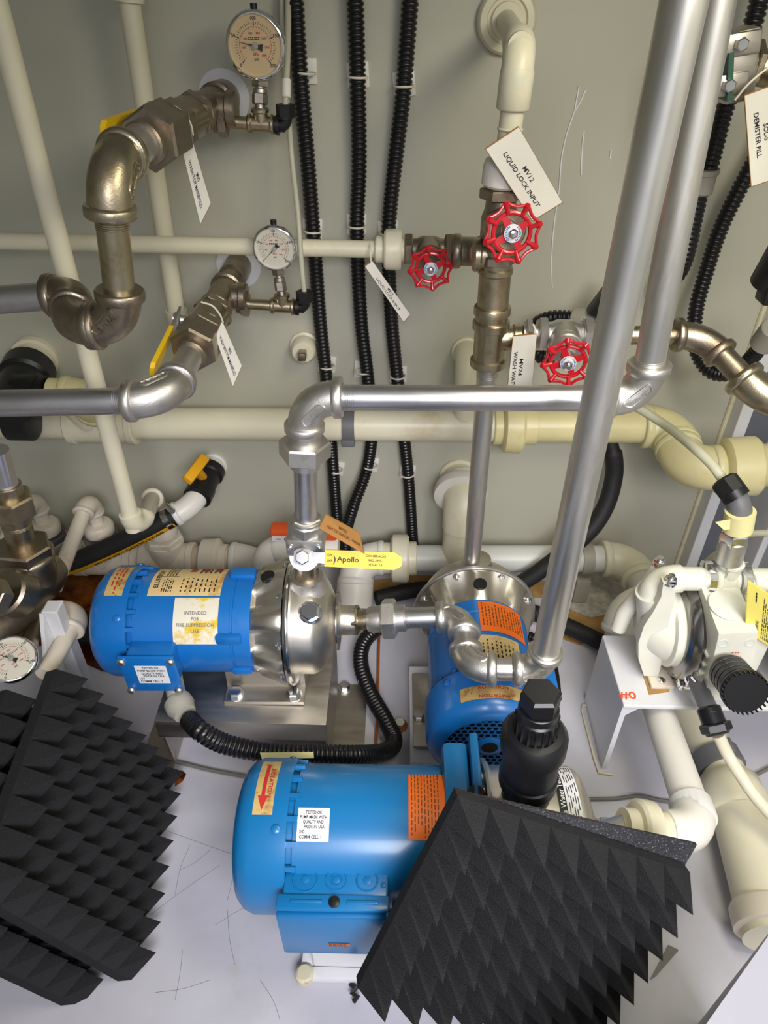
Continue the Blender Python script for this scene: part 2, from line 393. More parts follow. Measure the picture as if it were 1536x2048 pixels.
# ------------------------------------------------------------------ pumps
def close_coupled_pump(name, label, O, ax, up, blue, D, variant):
    """O: fan end of the shaft, ax: towards the casing; D: dims"""
    ax, up = V(ax).normalized(), V(up).normalized(); sd = up.cross(ax)          # sd: local +y
    T = Thing(name, label, 'pump', 'blue electric pumps')
    P = lambda x, y, z: V(O) + ax * x + sd * y + up * z
    ro = Matrix((ax, sd, up)).transposed()
    Lc, Lm, La, Lk, Lb = D['cap'], D['motor'], D['adapter'], D['casing'], D['boss']
    rc, rm, rf, rk = D['rcap'], D['rmotor'], D['rflange'], D['rcasing']
    # fan cover: rounded shell; pump 2 shows its perforated end
    cap = MB()
    ri = rc - 0.026
    cap.lathe(P(0, 0, 0), ax, [(0.000, ri - 0.004), (0.0, ri), (0.004, rc - 0.014), (0.012, rc - 0.005), (0.024, rc), (Lc, rc), (Lc, rc - 0.003), (0.03, rc - 0.004)] if variant != 2 else
              [(0.006, ri), (0.0, ri + 0.002), (0.0, ri + 0.006), (0.005, rc - 0.012), (0.011, rc - 0.004), (0.020, rc), (Lc, rc), (Lc, rc - 0.003), (0.03, rc - 0.005), (0.012, ri)], 56)
    if variant == 2:                                             # remove the end caps the lathe adds
        cap.f.pop(); cap.f.pop()
    fan = T.p('fan_cover', cap, blue)
    if variant == 2:
        g = MB(); s = 0.0098; h = 0.0038; nx = 10
        for j in range(-10, 11):
            for i in range(-10, 11):
                cy = (i + 0.5 * (j % 2)) * s; cz = j * s * 0.866
                rr = math.hypot(cy, cz)
                if rr > ri - 0.001 or rr < 0.019: continue
                vs = []
                for rad in (s / math.sqrt(3), h):
                    for k in range(12):
                        a = math.pi / 6 * k + math.pi / 6
                        R = rad if rad == h else (rad * (1 if k % 2 == 0 else 0.866))
                        vs.append(P(0.006, cy + R * math.cos(a), cz + R * math.sin(a)))
                g.add(vs, [(k, (k + 1) % 12, 12 + (k + 1) % 12, 12 + k) for k in range(12)])
        gr = T.p('fan_grille', g, blue, label='perforated blue fan guard', smooth=0)
        T.p('hub_disc', MB().lathe(P(0.004, 0, 0), ax, [(0, 0.018), (0.002, 0.021), (0.004, 0.021)], 28), blue, sub=gr)
        T.p('hub_hole', MB().lathe(P(0.0035, 0, 0), ax, [(0, 0.012), (0.003, 0.012)], 24), 'dark_hole', sub=gr)
        T.p('fan_wheel', MB().lathe(P(0.03, 0, 0), ax, [(0, 0.02), (0.001, ri + 0.01), (0.004, ri + 0.01)], 32), 'dark_hole')
    # slot ring and motor shell
    body = MB().lathe(P(Lc - 0.012, 0, 0), ax, [(0, rm - 0.004), (0.018, rm - 0.004), (0.019, rm), (0.012 + Lm - 0.030, rm), (0.012 + Lm - 0.029, rm - 0.0015), (0.012 + Lm - 0.026, rm - 0.0015), (0.012 + Lm - 0.025, rm), (0.012 + Lm, rm)], 56)
    T.p('motor_body', body, blue)
    ribs = MB()
    for k in range(20):
        a = 2 * math.pi * k / 20; c = P(Lc + 0.004, math.sin(a) * (rm + 0.001), math.cos(a) * (rm + 0.001))
        r_ = Matrix((ax, up * -math.sin(a) + sd * math.cos(a), up * math.cos(a) + sd * math.sin(a))).transposed()
        ribs.box(c, (0.016, 0.006, 0.006), r_)
    T.p('end_ring_ribs', ribs, blue)
    for a in ((-0.75, 0.75, 2.4, -2.4) if variant != 3 else (0.45, 2.4, -1.2)):
        c = P(Lc - 0.012, math.sin(-a) * rc, math.cos(a) * rc); d = up * math.cos(a) - sd * math.sin(a)
        sc = T.p('cover_screw', MB().lathe(c - d * 0.002, d, [(0, 0.0055), (0.004, 0.0055), (0.005, 0.004)], 12), blue, sub=fan)
    xa = Lc + Lm
    if variant == 3:                                             # square cast motor end frame
        T.p('end_frame', MB().box(P(xa - 0.012, 0, 0.0), (0.034, 2 * rm * 0.93, 2 * rm + 0.010), ro, 0.008).box(P(xa + 0.012, 0, 0.004), (0.012, 2 * rm * 1.0, 2 * rm + 0.024), ro, 0.004), blue)
        T.p('frame_bolt', MB().hexa(P(xa - 0.036, -0.03, rm - 0.004), P(xa - 0.024, -0.03, rm - 0.004), 0.007), 'steel_sheet')
    # adapter: flared casting with scallops
    ad = MB(); nseg = 96; prof = [(0, rm * 0.98), (0.006, rm * 1.0), (La * 0.45, rm * 1.06), (La * 0.8, rf * 0.93), (La - 0.001, rf * 0.97)]
    vs, fs = [], []
    x_, y_, z_ = up, sd, ax
    for j, (t, r) in enumerate(prof):
        for i in range(nseg):
            a = 2 * math.pi * i / nseg; w = max(-0.25, min(1.0, 1.6 * math.cos(8 * a))) if 0 < j < 4 else 0
            rr = r + (0.010 * w - 0.004) * (1 if 0 < j < 4 else 0)
            vs.append(P(xa + t, math.sin(a) * rr, math.cos(a) * rr))
    for j in range(len(prof) - 1):
        for i in range(nseg): fs.append((j * nseg + i, j * nseg + (i + 1) % nseg, (j + 1) * nseg + (i + 1) % nseg, (j + 1) * nseg + i))
    ad.add(vs, fs); T.p('adapter', ad, 'steel_case', smooth=50)
    plugs = MB()
    a = 0.0
    T.p('adapter_plug', MB().lathe(P(xa + La * 0.5, 0, rm * 1.0 + 0.004), up + ax * -0.25, [(0, 0.011), (0.0105, 0.011), (0.0115, 0.010)], 20), 'black_plastic')
    xf = xa + La
    fl = MB().lathe(P(xf, 0, 0), ax, [(0, rf - 0.004), (0.0015, rf), (0.005, rf + 0.001), (0.0065, rf), (0.0065, rf - 0.003), (0.009, rf - 0.003), (0.0095, rf - 0.006)], 64)
    T.p('casing_flange', fl, 'steel_bright' if variant == 1 else 'steel')
    for k in range(8):
        a = 2 * math.pi * (k + 0.5) / 8
        c = P(xf - 0.007, math.sin(a) * (rf - 0.010), math.cos(a) * (rf - 0.010))
        T.p('flange_bolt', MB().hexa(c, c + ax * 0.007, 0.0065).lathe(c - ax * 0.003, ax, [(0, 0.003), (0.004, 0.003)], 10), 'steel_bright')
    xk = xf + 0.009
    ks = MB().lathe(P(xk, 0, 0), ax, [(0, rk), (Lk * (0.45 if variant != 3 else 0.80), rk), (Lk * (0.62 if variant != 3 else 0.87), rk - 0.006), (Lk * (0.80 if variant != 3 else 0.94), rk - 0.026), (Lk * (0.93 if variant != 3 else 0.98), rk - 0.045), (Lk, rk - 0.050), (Lk + 0.001, 0.028), (Lk + 0.006, 0.0235), (Lk + Lb, 0.0225)], 56)
    T.p('casing', ks, 'steel_case', smooth=45)
    if variant == 1:
        c = P(xk + 0.030, -0.048, rk * 0.80); d = (up * 0.82 - sd * 0.55)
        T.p('vent_plug', MB().lathe(c - d * 0.010, d, [(0, 0.017), (0.012, 0.017), (0.014, 0.015)], 24).hexa(c + d * 0.004, c + d * 0.013, 0.012), 'steel_bright')
        T.p('face_plate', MB().lathe(P(xk + Lk - 0.0005, 0, 0), ax, [(0, 0.046), (0.002, 0.046), (0.002, 0.030)], 40), 'steel_bright')
    # discharge boss on top of the casing
    xd = xk + Lk * (0.36 if variant != 3 else 0.28)
    T.p('discharge_boss', MB().lathe(P(xd, 0, rk - 0.012), up, [(0, 0.030), (0.010, 0.027), (0.016, 0.024), (0.022, 0.024), (0.023, 0.021)], 28), 'steel')
    return T, P, xd, xk + Lk + Lb, ro
def cyl_fn(P, r, c, flip=1):
    """label space: a along the shaft (m), b angle in degrees from the top towards local -y"""
    def fn(a, b):
        t = math.radians(b); return P(a, -math.sin(t) * r * flip, math.cos(t) * r)
    return fn

# --- left rear pump
K1 = 0.95
dims1 = dict(cap=0.066, motor=0.188, adapter=0.052, casing=0.066, boss=0.028, rcap=0.090, rmotor=0.083, rflange=0.104, rcasing=0.086)
dims1 = {k: v * K1 for k, v in dims1.items()}
O1 = W(214, 1240, 0.76); O1e = W(700, 1240, 0.76); AX1 = (O1e - O1).normalized()
UP = V((0, 0, 1))
def upof(ax): return (UP - V(ax) * UP.dot(ax)).normalized()
T1, P1, xd1, xe1, ro1 = close_coupled_pump('blue_pump', 'bright blue pump at the left on the stainless channel stand, with wiring plate label', O1, AX1, upof(AX1), 'blue', dims1, 1)
P1r = P1
def P1(x, y, z): return P1r(x * K1, y * K1, z * K1)
xd1 /= K1; xe1 /= K1
r1 = 0.083 + 0.0006
f1 = cyl_fn(P1, r1, 0); f1b = cyl_fn(P1, r1 + 0.0005, 0)
pl = T1.p('nameplate', patch(MB(), f1, 0.092, 0.206, -36, 18, 1, 16), 'label_cream', label='cream wiring nameplate')
m = MB()
# nameplate lettering runs around the shell: a rotated frame where text x follows the angle
def rot_fn(f, a0, b0, k=math.degrees(1 / 0.083)): return lambda x, y: f(a0 - y, b0 - x * k) if False else f(a0 + y * -1, b0 - x * k)
fr = lambda x, y: f1b(0.095 + (0 - y), 16 - x * math.degrees(1 / 0.083))
text_on(m, [('BLUFFTON', 0.012, -0.007, 0.008, 0.046, 'l')], fr)
bars(m, 0.004, 0.036, -0.034, -0.016, 5, fr, 0.45, 0.3, 4); bars(m, 0.040, 0.072, -0.034, -0.016, 4, fr, 0.45, 0.3, 4)
bars(m, 0.004, 0.036, -0.104, -0.044, 8, fr, 0.28, 0.5, 4); bars(m, 0.048, 0.074, -0.104, -0.066, 5, fr, 0.4, 0.2, 5)
m.add([fr(0.002, -0.038), fr(0.078, -0.038), fr(0.078, -0.0388), fr(0.002, -0.0388)], [(0, 1, 2, 3)])
m.add([fr(0.038, -0.002), fr(0.0388, -0.002), fr(0.0388, -0.038), fr(0.038, -0.038)], [(0, 1, 2, 3)])
T1.p('lettering', m, 'ink', sub=pl, smooth=0)
m = MB(); bars(m, 0.054, 0.074, -0.108, -0.046, 3, fr, 0.5, 0.2, 4); T1.p('red_lettering', m, 'ink_red', sub=pl, smooth=0)
lb = T1.p('sticker', patch(MB(), f1, 0.137, 0.206, 20, 70, 1, 14), 'label_fire', label='white and yellow peeling sticker')
fs_ = lambda x, y: f1b(0.1715 + x, 45 - math.degrees(y / 0.083))
m = MB(); text_on(m, [('INTENDED', 0, 0.012, 0.0055, 0.034, 'c'), ('FOR', 0, 0.003, 0.0055, 0.012, 'c'), ('FIRE SUPPRESSION', 0, -0.006, 0.0055, 0.058, 'c'), ('USE', 0, -0.015, 0.0055, 0.013, 'c')], fs_)
T1.p('lettering', m, 'ink_grey', sub=lb, smooth=0)
fc = cyl_fn(P1, 0.0907, 0); fcb = cyl_fn(P1, 0.0912, 0)
st = T1.p('rotation_sticker', patch(MB(), fc, 0.028, 0.056, -24, 20, 1, 10), 'label_gold')
m = MB(); bars(m, -24, 18, 0.033, 0.051, 3, lambda x, y: fcb(y, x), 0.4, 0.3, 5); T1.p('lettering', m, 'ink_red', sub=st, smooth=0)
for c_, s_ in (((0.222, -0.072, 0.036), (0.038, 0.015, 0.015)), ((0.235, -0.078, -0.030), (0.03, 0.012, 0.012)), ((0.235, 0.02, 0.084), (0.038, 0.02, 0.010))):
    T1.p('shell_lug', MB().box(P1(*c_), s_, ro1, 0.003), 'blue')
# terminal box facing the camera
bx = T1.p('terminal_box', MB().box(P1(0.106, -0.084, 0.000), (0.0684, 0.0427, 0.0627), ro1, 0.006), 'blue')
cv = T1.p('box_cover', MB().box(P1(0.104, -0.109, -0.003), (0.0817, 0.0057, 0.0741), ro1, 0.003), 'blue', sub=bx)
for sx in (-0.037, 0.037):
    for sz in (-0.035, 0.030):
        c = P1(0.104 + sx, -0.1125, -0.003 + sz); T1.p('cover_screw', MB().lathe(c, -V(ro1.col[1]), [(0, 0.0062), (0.002, 0.0062), (0.004, 0.004)], 12), 'steel', sub=bx)
def box_fn(P, x, y, z): return lambda a, b: P(x + a, y, z + b)
bf = box_fn(P1, 0.108, -0.1128, -0.001)
lb = T1.p('test_label', patch(MB(), bf, -0.024, 0.024, -0.020, 0.020), 'label_white', sub=bx, label='white printed test label', smooth=0)
bf = box_fn(P1, 0.108, -0.1133, -0.001)
TEST1 = [('TESTED OK', 0, 0.0150, 0.0042, 0.026, 'c'), ('PUMP MADE WITH', 0, 0.0091, 0.0042, 0.042, 'c'), ('QUALITY AND', 0, 0.0032, 0.0042, 0.032, 'c'), ('PRIDE IN USA', 0.002, -0.0027, 0.0042, 0.032, 'c'), ('1ST', -0.021, -0.0088, 0.0042, 0.008, 'l'), ('COMM CELL 2', -0.021, -0.0149, 0.0042, 0.034, 'l')]
m = MB(); text_on(m, TEST1, bf); T1.p('lettering', m, 'ink', smooth=0)
# stainless foot
T1.p('foot', MB().prism([(-0.085, -0.108), (0.085, -0.108), (0.085, -0.101), (0.055, -0.100), (0.050, -0.064), (-0.050, -0.064), (-0.055, -0.100), (-0.085, -0.101)], P1(0, 0, 0), ro1.col[1] * K1, ro1.col[2] * K1, ro1.col[0] * K1, 0.195, 0.325), 'steel_sheet')
for sx in (0.212, 0.308):
    c = P1(sx, -0.072, -0.101); T1.p('foot_bolt', MB().lathe(c, UP, [(0, 0.013), (0.002, 0.013)], 20).hexa(c, c + UP * 0.011, 0.009), 'steel_bright')
# stand: bent stainless channel with two end feet
zt = P1(0.2, 0, -0.108).z; tl_, tr_ = H(308, 1440, zt), H(652, 1452, zt); sx0, sx1 = tl_.x, tr_.x; yf = (tl_.y + tr_.y) / 2; yb = yf + 0.20
ST = Thing('channel_stand', 'low stainless steel channel stand carrying the left blue pump', 'stand')
ST.p('top_plate', MB().box(((sx0 + sx1) / 2, (yf + yb) / 2, zt - 0.002), (sx1 - sx0, yb - yf, 0.004), bev=0.0015), 'steel_sheet')
ST.p('front_lip', MB().box(((sx0 + sx1) / 2, yf + 0.002, zt - 0.021), (sx1 - sx0, 0.004, 0.040), bev=0.0015), 'steel_sheet')
ST.p('rear_lip', MB().box(((sx0 + sx1) / 2, yb - 0.002, zt - 0.021), (sx1 - sx0, 0.004, 0.040)), 'steel_sheet')
for xs_, dr in ((sx0, 1), (sx1, -1)):
    ST.p('leg', MB().prism([(yf + 0.005, zt - 0.004), (yb - 0.005, zt - 0.004), (yb - 0.02, 0.003), (yf + 0.02, 0.003)], (xs_, 0, 0), EY, EZ, EX, 0, 0.004 * dr), 'steel_sheet', smooth=0)
    ST.p('base_flange', MB().box((xs_ - dr * 0.026, (yf + yb) / 2, 0.002), (0.055, yb - yf - 0.02, 0.004)), 'steel_sheet')
c = H(690, 1376, 0.004); ST.p('anchor_bolt', MB().lathe(c, UP, [(0, 0.012), (0.002, 0.012)], 16).hexa(c, c + UP * 0.009, 0.008), 'steel_bright')

# --- middle pump, fan end towards the viewer
dims2 = dict(cap=0.075, motor=0.150, adapter=0.050, casing=0.062, boss=0.028, rcap=0.090, rmotor=0.082, rflange=0.104, rcasing=0.088)
Z2 = 0.148; dims2 = {k: v * 1.03 for k, v in dims2.items()}
O2 = H(980, 1500, Z2); O2b = H(948, 1228, Z2); AX2 = (O2b - O2).normalized()
L2 = (O2b - O2).length - 0.05; dims2['motor'] = L2 - dims2['cap']
T2, P2, xd2, xe2, ro2 = close_coupled_pump('blue_pump', 'blue pump in the middle seen from its perforated fan end', O2, AX2, upof(AX2), 'blue', dims2, 2)
g2 = cyl_fn(P2, 0.0852, 0, -1); g2b = cyl_fn(P2, 0.0857, 0, -1)   # b>0 towards local +y = left of the picture
l0 = dims2['cap'] + dims2['motor']
lo = T2.p('warning_label', patch(MB(), g2, l0 - 0.070, l0 - 0.004, -52, 4, 1, 14), 'label_orange', label='orange warning label')
m = MB(); bars(m, l0 - 0.058, l0 - 0.006, -50, 2, 14, lambda x, y: g2b(x, y), 0.35, 0.25, 6)
T2.p('lettering', m, 'ink_brown', sub=lo, smooth=0)
lo = T2.p('nameplate', patch(MB(), g2, 0.085, l0 - 0.078, -38, 22, 1, 14), 'label_cream')
m = MB(); bars(m, 0.092, l0 - 0.084, -36, 20, 12, lambda x, y: g2b(x, y), 0.3, 0.5, 7); T2.p('lettering', m, 'ink', sub=lo, smooth=0)
T2.p('sticker', patch(MB(), g2, l0 - 0.110, l0 - 0.050, -86, -62, 1, 6), 'label_yellow')
gc = cyl_fn(P2, 0.0934, 0, -1); gcb = cyl_fn(P2, 0.0939, 0, -1)
lo = T2.p('rotation_sticker', patch(MB(), gc, 0.020, 0.043, -30, 30, 1, 14), 'label_gold')
m = MB(); kk = math.degrees(1 / 0.09)
text_on(m, [('ROTATION', 0, 0.0085, 0.0055, 0.042, 'c')], lambda x, y: gcb(0.0305 + y, -x * kk)); text_on(m, [('ROTATION', 0, 0.0085, 0.0055, 0.042, 'c')], lambda x, y: gcb(0.0325 - y, x * kk))
bars(m, -28, 28, 0.0295, 0.0335, 1, lambda x, y: gcb(y, x), 0.9, 0.0, 1)
T2.p('lettering', m, 'ink_red', sub=lo, smooth=0)
T2.p('foot', MB().box(P2(l0 - 0.08, 0, -0.100), (0.15, 0.215, 0.006), ro2, 0.002).box(P2(l0 - 0.08, 0, -0.085), (0.13, 0.09, 0.03), ro2, 0.002), 'steel_sheet')
for sy in (0.098, -0.098):
    c = P2(l0 - 0.10, sy, -0.097); T2.p('foot_bolt', MB().hexa(c, c + UP * 0.01, 0.008), 'steel')
T2.p('terminal_box', MB().box(P2(0.115, -0.085, 0.0), (0.085, 0.05, 0.075), ro2, 0.004), 'blue')
bz = Z2 - 0.1060
single('equipment_plinth', MB().box(P2(l0 - 0.08, 0, -0.106 - bz / 2), (0.20, 0.225, bz), ro2, 0.002), 'white_paint', 'white plinth plate under the middle blue pump', 'plinth', smooth=0)

# --- front pump
dims3 = dict(cap=0.068, motor=0.216, adapter=0.022, casing=0.132, boss=0.010, rcap=0.092, rmotor=0.085, rflange=0.094, rcasing=0.086)
O3 = W(488, 1665, 0.467); O3e = W(975, 1672, 0.467); AX3 = (O3e - O3).normalized()
T3, P3, xd3, xe3, ro3 = close_coupled_pump('blue_pump', 'large teal blue pump in front with an orange warning label and conduit box', O3, AX3, upof(AX3), 'blue_teal', dims3, 3)
h3 = cyl_fn(P3, 0.0857, 0); h3b = cyl_fn(P3, 0.0862, 0)
lo = T3.p('warning_label', patch(MB(), h3, 0.212, 0.268, -26, 32, 1, 16), 'label_orange', label='orange warning label')
m = MB(); bars(m, -25, 31, 0.214, 0.250, 9, lambda x, y: h3b(y, x), 0.3, 0.25, 9)
kk = math.degrees(1 / 0.086)
text_on(m, [('WARNING', 0.011, 0, 0.0045, 0.020, 'c'), ('AVERTISSEMENT', 0.040, 0, 0.0045, 0.033, 'c'), ('ADVERTENCIA', 0.074, 0, 0.0045, 0.028, 'c')], lambda x, y: h3b(0.260 + y, -26 + x * kk))
text_on(m, [('~', 0.004, 0, 0.006, 0.006, 'c')], lambda x, y: h3b(0.250 + y, -26 + x * kk))
T3.p('lettering', m, 'ink_brown', sub=lo, smooth=0)
lo = T3.p('test_label', patch(MB(), h3, 0.080, 0.118, 9, 34, 1, 8), 'label_white', label='white printed test label')
m = MB(); TEST2 = [(a, b * 0.76, c * 0.90, d * 0.90, e * 0.76, f) for a, b, c, d, e, f in TEST1]
TEST2[4] = ('2ND',) + TEST2[4][1:]; TEST2[5] = ('COMM CELL 1',) + TEST2[5][1:]
text_on(m, TEST2, lambda x, y: h3b(0.0990 + x, 21.5 - y * kk)); T3.p('lettering', m, 'ink', sub=lo, smooth=0)
hc = cyl_fn(P3, 0.0927, 0); hcb = cyl_fn(P3, 0.0932, 0)
lo = T3.p('rotation_sticker', patch(MB(), hc, 0.026, 0.050, -36, 16, 1, 12), 'label_gold')
m = MB(); text_on(m, [('ROTATION', 0.030, 0, 0.0055, 0.040, 'c')], lambda x, y: hcb(0.0435 + y * 1.0, -30 + (x) * kk))
patch(m, hcb, 0.034, 0.0385, -30, 2, 1, 6); m.add([hcb(0.030, 2), hcb(0.0425, 2), hcb(0.0365, 13)], [(0, 1, 2)])
T3.p('lettering', m, 'ink_red', sub=lo, smooth=0)
# conduit box: body, folded cover, knockouts
bx = T3.p('conduit_box', MB().box(P3(0.128, -0.074, -0.009), (0.122, 0.070, 0.107), ro3, 0.004), 'blue_teal')
tf = MB().box(P3(0.112, -0.048, 0.046), (0.070, 0.022, 0.004), ro3, 0.002); T3.p('mounting_tab', tf.lathe(P3(0.110, -0.043, 0.048), UP, [(0, 0.007), (0.003, 0.007), (0.004, 0.005)], 14), 'blue_teal', sub=bx)
cv = T3.p('box_cover', MB().box(P3(0.126, -0.112, -0.014), (0.130, 0.010, 0.100), ro3, 0.004).box(P3(0.126, -0.105, 0.0450), (0.128, 0.018, 0.005), ro3, 0.0025), 'blue_teal', sub=bx)
for sx in (-0.030, 0.034):
    T3.p('slot', MB().box(P3(0.126 + sx, -0.105, 0.0482), (0.036, 0.004, 0.002), ro3, 0.0009), 'blue_teal', sub=bx)
T3.p('cover_screw', MB().lathe(P3(0.128, -0.105, 0.0475), UP, [(0, 0.0065), (0.002, 0.0065), (0.003, 0.004)], 14), 'black_plastic', sub=bx)
for sx, rr in ((-0.036, 0.014), (0.000, 0.012), (0.036, 0.012)):
    T3.p('knockout', MB().torus(P3(0.128 + sx, -0.079, 0.0448), UP, rr, 0.0011, 28, 6).lathe(P3(0.128 + sx, -0.079, 0.0442), UP, [(0, 0.0045), (0.0012, 0.0045), (0.0016, 0.003)], 14), 'blue_teal', sub=bx)
    if sx == 0.0: T3.p('knockout', MB().torus(P3(0.128, -0.079, 0.0448), UP, 0.0065, 0.001, 24, 6), 'blue_teal', sub=bx)
for yy in (-0.066, -0.088):
    T3.p('rivet', MB().lathe(P3(0.183, yy + 0.004, 0.0445), UP, [(0, 0.003), (0.0015, 0.003), (0.002, 0.002)], 10), 'blue_teal', sub=bx)
bf = box_fn(P3, 0.130, -0.1175, -0.034)
lo = T3.p('caution_label', patch(MB(), bf, -0.013, 0.013, -0.004, 0.004), 'label_orange', sub=bx, label='small orange caution label', smooth=0)
m = MB(); bf = box_fn(P3, 0.130, -0.118, -0.034); bars(m, -0.012, 0.012, -0.0035, 0.0035, 3, bf, 0.5, 0.2, 5); T3.p('caution_lettering', m, 'ink_brown', sub=bx, smooth=0)
T3.p('conduit_connector', MB().box(P3(0.196, -0.080, -0.026), (0.006, 0.042, 0.046), ro3, 0.002).cyl(P3(0.197, -0.080, -0.026), P3(0.230, -0.080, -0.026), 0.016, 20), 'grey_light')
# casing name label
h3k = cyl_fn(P3, dims3['rcasing'] + 0.0006, 0); h3kb = cyl_fn(P3, dims3['rcasing'] + 0.0011, 0)
x3k = dims3['cap'] + dims3['motor'] + dims3['adapter'] + 0.009
lo = T3.p('maker_label', patch(MB(), h3k, x3k + 0.078, x3k + 0.104, -44, 30, 1, 18), 'label_white')
m = MB(); kq = math.degrees(1 / 0.0865)
patch(m, h3kb, x3k + 0.078, x3k + 0.087, -44, 30, 1, 18); bars(m, -40, 28, x3k + 0.089, x3k + 0.103, 5, lambda x, y: h3kb(y, x), 0.35, 0.4, 6)
T3.p('lettering', m, 'ink', sub=lo, smooth=0)
m = MB(); h3kc = cyl_fn(P3, dims3['rcasing'] + 0.0016, 0)
text_on(m, [('Goulds Water Technology', 0.056, 0, 0.0062, 0.100, 'c')], lambda x, y: h3kc(x3k + 0.0825 - y, 30 - x * kq)); T3.p('white_lettering', m, 'label_white', sub=lo, smooth=0)
T3.p('foot', MB().box(P3(0.16, 0, -0.094), (0.17, 0.15, 0.012), ro3, 0.003).box(P3(0.16, 0, -0.082), (0.12, 0.09, 0.03), ro3, 0.003), 'blue_teal')
zf = P3(0.16, 0, -0.100).z
PB = Thing('equipment_plinth', 'white low plinth on the floor under the front teal pump', 'plinth')
c0 = H(610, 1952, 0.008)
PB.p('base_plate', MB().box((c0.x + 0.16, c0.y + 0.095, (zf - 0.004) / 2), (0.30, 0.17, zf - 0.006), bev=0.002), 'white_paint', smooth=0)
PB.p('base_rim', MB().box((c0.x + 0.16, c0.y + 0.002, 0.008), (0.33, 0.016, 0.016), bev=0.004).box((c0.x + 0.002, c0.y + 0.095, 0.008), (0.016, 0.19, 0.016), bev=0.004), 'white_paint')
PB.p('corner_bolt', MB().lathe(c0, UP, [(0, 0.012), (0.010, 0.012), (0.013, 0.009)], 18), 'caulk')

# ------------------------------------------------------------------ fittings shared by several runs
RP = 0.0165
def transparent_glass():
    m = MATS['glass']; nt = m.node_tree; nt.nodes.clear()
    o = nt.nodes.new('ShaderNodeOutputMaterial'); t = nt.nodes.new('ShaderNodeBsdfTransparent'); g = nt.nodes.new('ShaderNodeBsdfGlossy')
    g.inputs['Roughness'].default_value = 0.03; g.inputs['Color'].default_value = (0.9, 0.92, 0.95, 1)
    x = nt.nodes.new('ShaderNodeMixShader'); x.inputs[0].default_value = 0.02
    nt.links.new(t.outputs[0], x.inputs[1]); nt.links.new(g.outputs[0], x.inputs[2]); nt.links.new(x.outputs[0], o.inputs[0])
transparent_glass()
def oval_mark(mb, P, a, b, rb, R, L=0.036, Wd=0.011, txt='150'):
    """raised oval rim with raised characters, cast on the flank of an elbow"""
    a, b = V(a).normalized(), V(b).normalized(); mid = V(P) + (a + b) * R * 0.25; nrm = a.cross(b).normalized()
    if nrm.dot(CAMP - mid) < 0: nrm = -nrm
    e = (b - a).normalized()
    if e.x < 0: e = -e
    h = nrm.cross(e); c = mid + nrm * (rb + 0.0002); pts = []; ab = (a + b).normalized(); bend = lambda s_: ab * (s_ * s_ / (1.41 * R))
    for i in range(28):
        t = 2 * math.pi * i / 28; x = math.cos(t); y = math.sin(t)
        s_ = x * Wd / 2 + (L / 2 - Wd / 2) * (1 if x >= 0 else -1); pts.append(c + e * s_ + bend(s_) + h * (y * Wd / 2) - nrm * 0.0009 * y * y)
    mb.tube(pts + [pts[0]], 0.0013, 6)
    vs, fs = glyphs(txt); xs = [v[0] for v in vs]; w = max(xs) - min(xs); s = (L - 0.012) / w; sy = Wd * 0.55 / 0.72
    def f(x, y, t): s_ = (x - (max(xs) + min(xs)) / 2) * s; return c + e * s_ + bend(s_) + h * (y * sy - Wd * 0.27) + nrm * t
    mb.add([f(x, y, 0.0011) for x, y in vs], fs)
def ring_pipe(p0, p1, r, t0=0, t1=0, n=24):
    m = MB(); p0, p1 = V(p0), V(p1); d = (p1 - p0).normalized()
    m.cyl(p0, p1, r, n)
    if t0: m.thread(p0, d, r, t0)
    if t1: m.thread(p1 - d * t1, d, r, t1)
    return m
def union_nut(T, p0, p1, r, mt='steel', big=1.75, name='union_nut'):
    """hex union between two points"""
    p0, p1 = V(p0), V(p1); d = (p1 - p0)
    T.p('union_body', MB().cyl(p0, p0.lerp(p1, 0.35), r * 1.30, 24, bev=0.001).cyl(p0.lerp(p1, 0.65), p1, r * 1.35, 24, bev=0.001), mt)
    T.p(name, MB().hexa(p0.lerp(p1, 0.26), p0.lerp(p1, 0.74), r * big, 0.0025), mt)
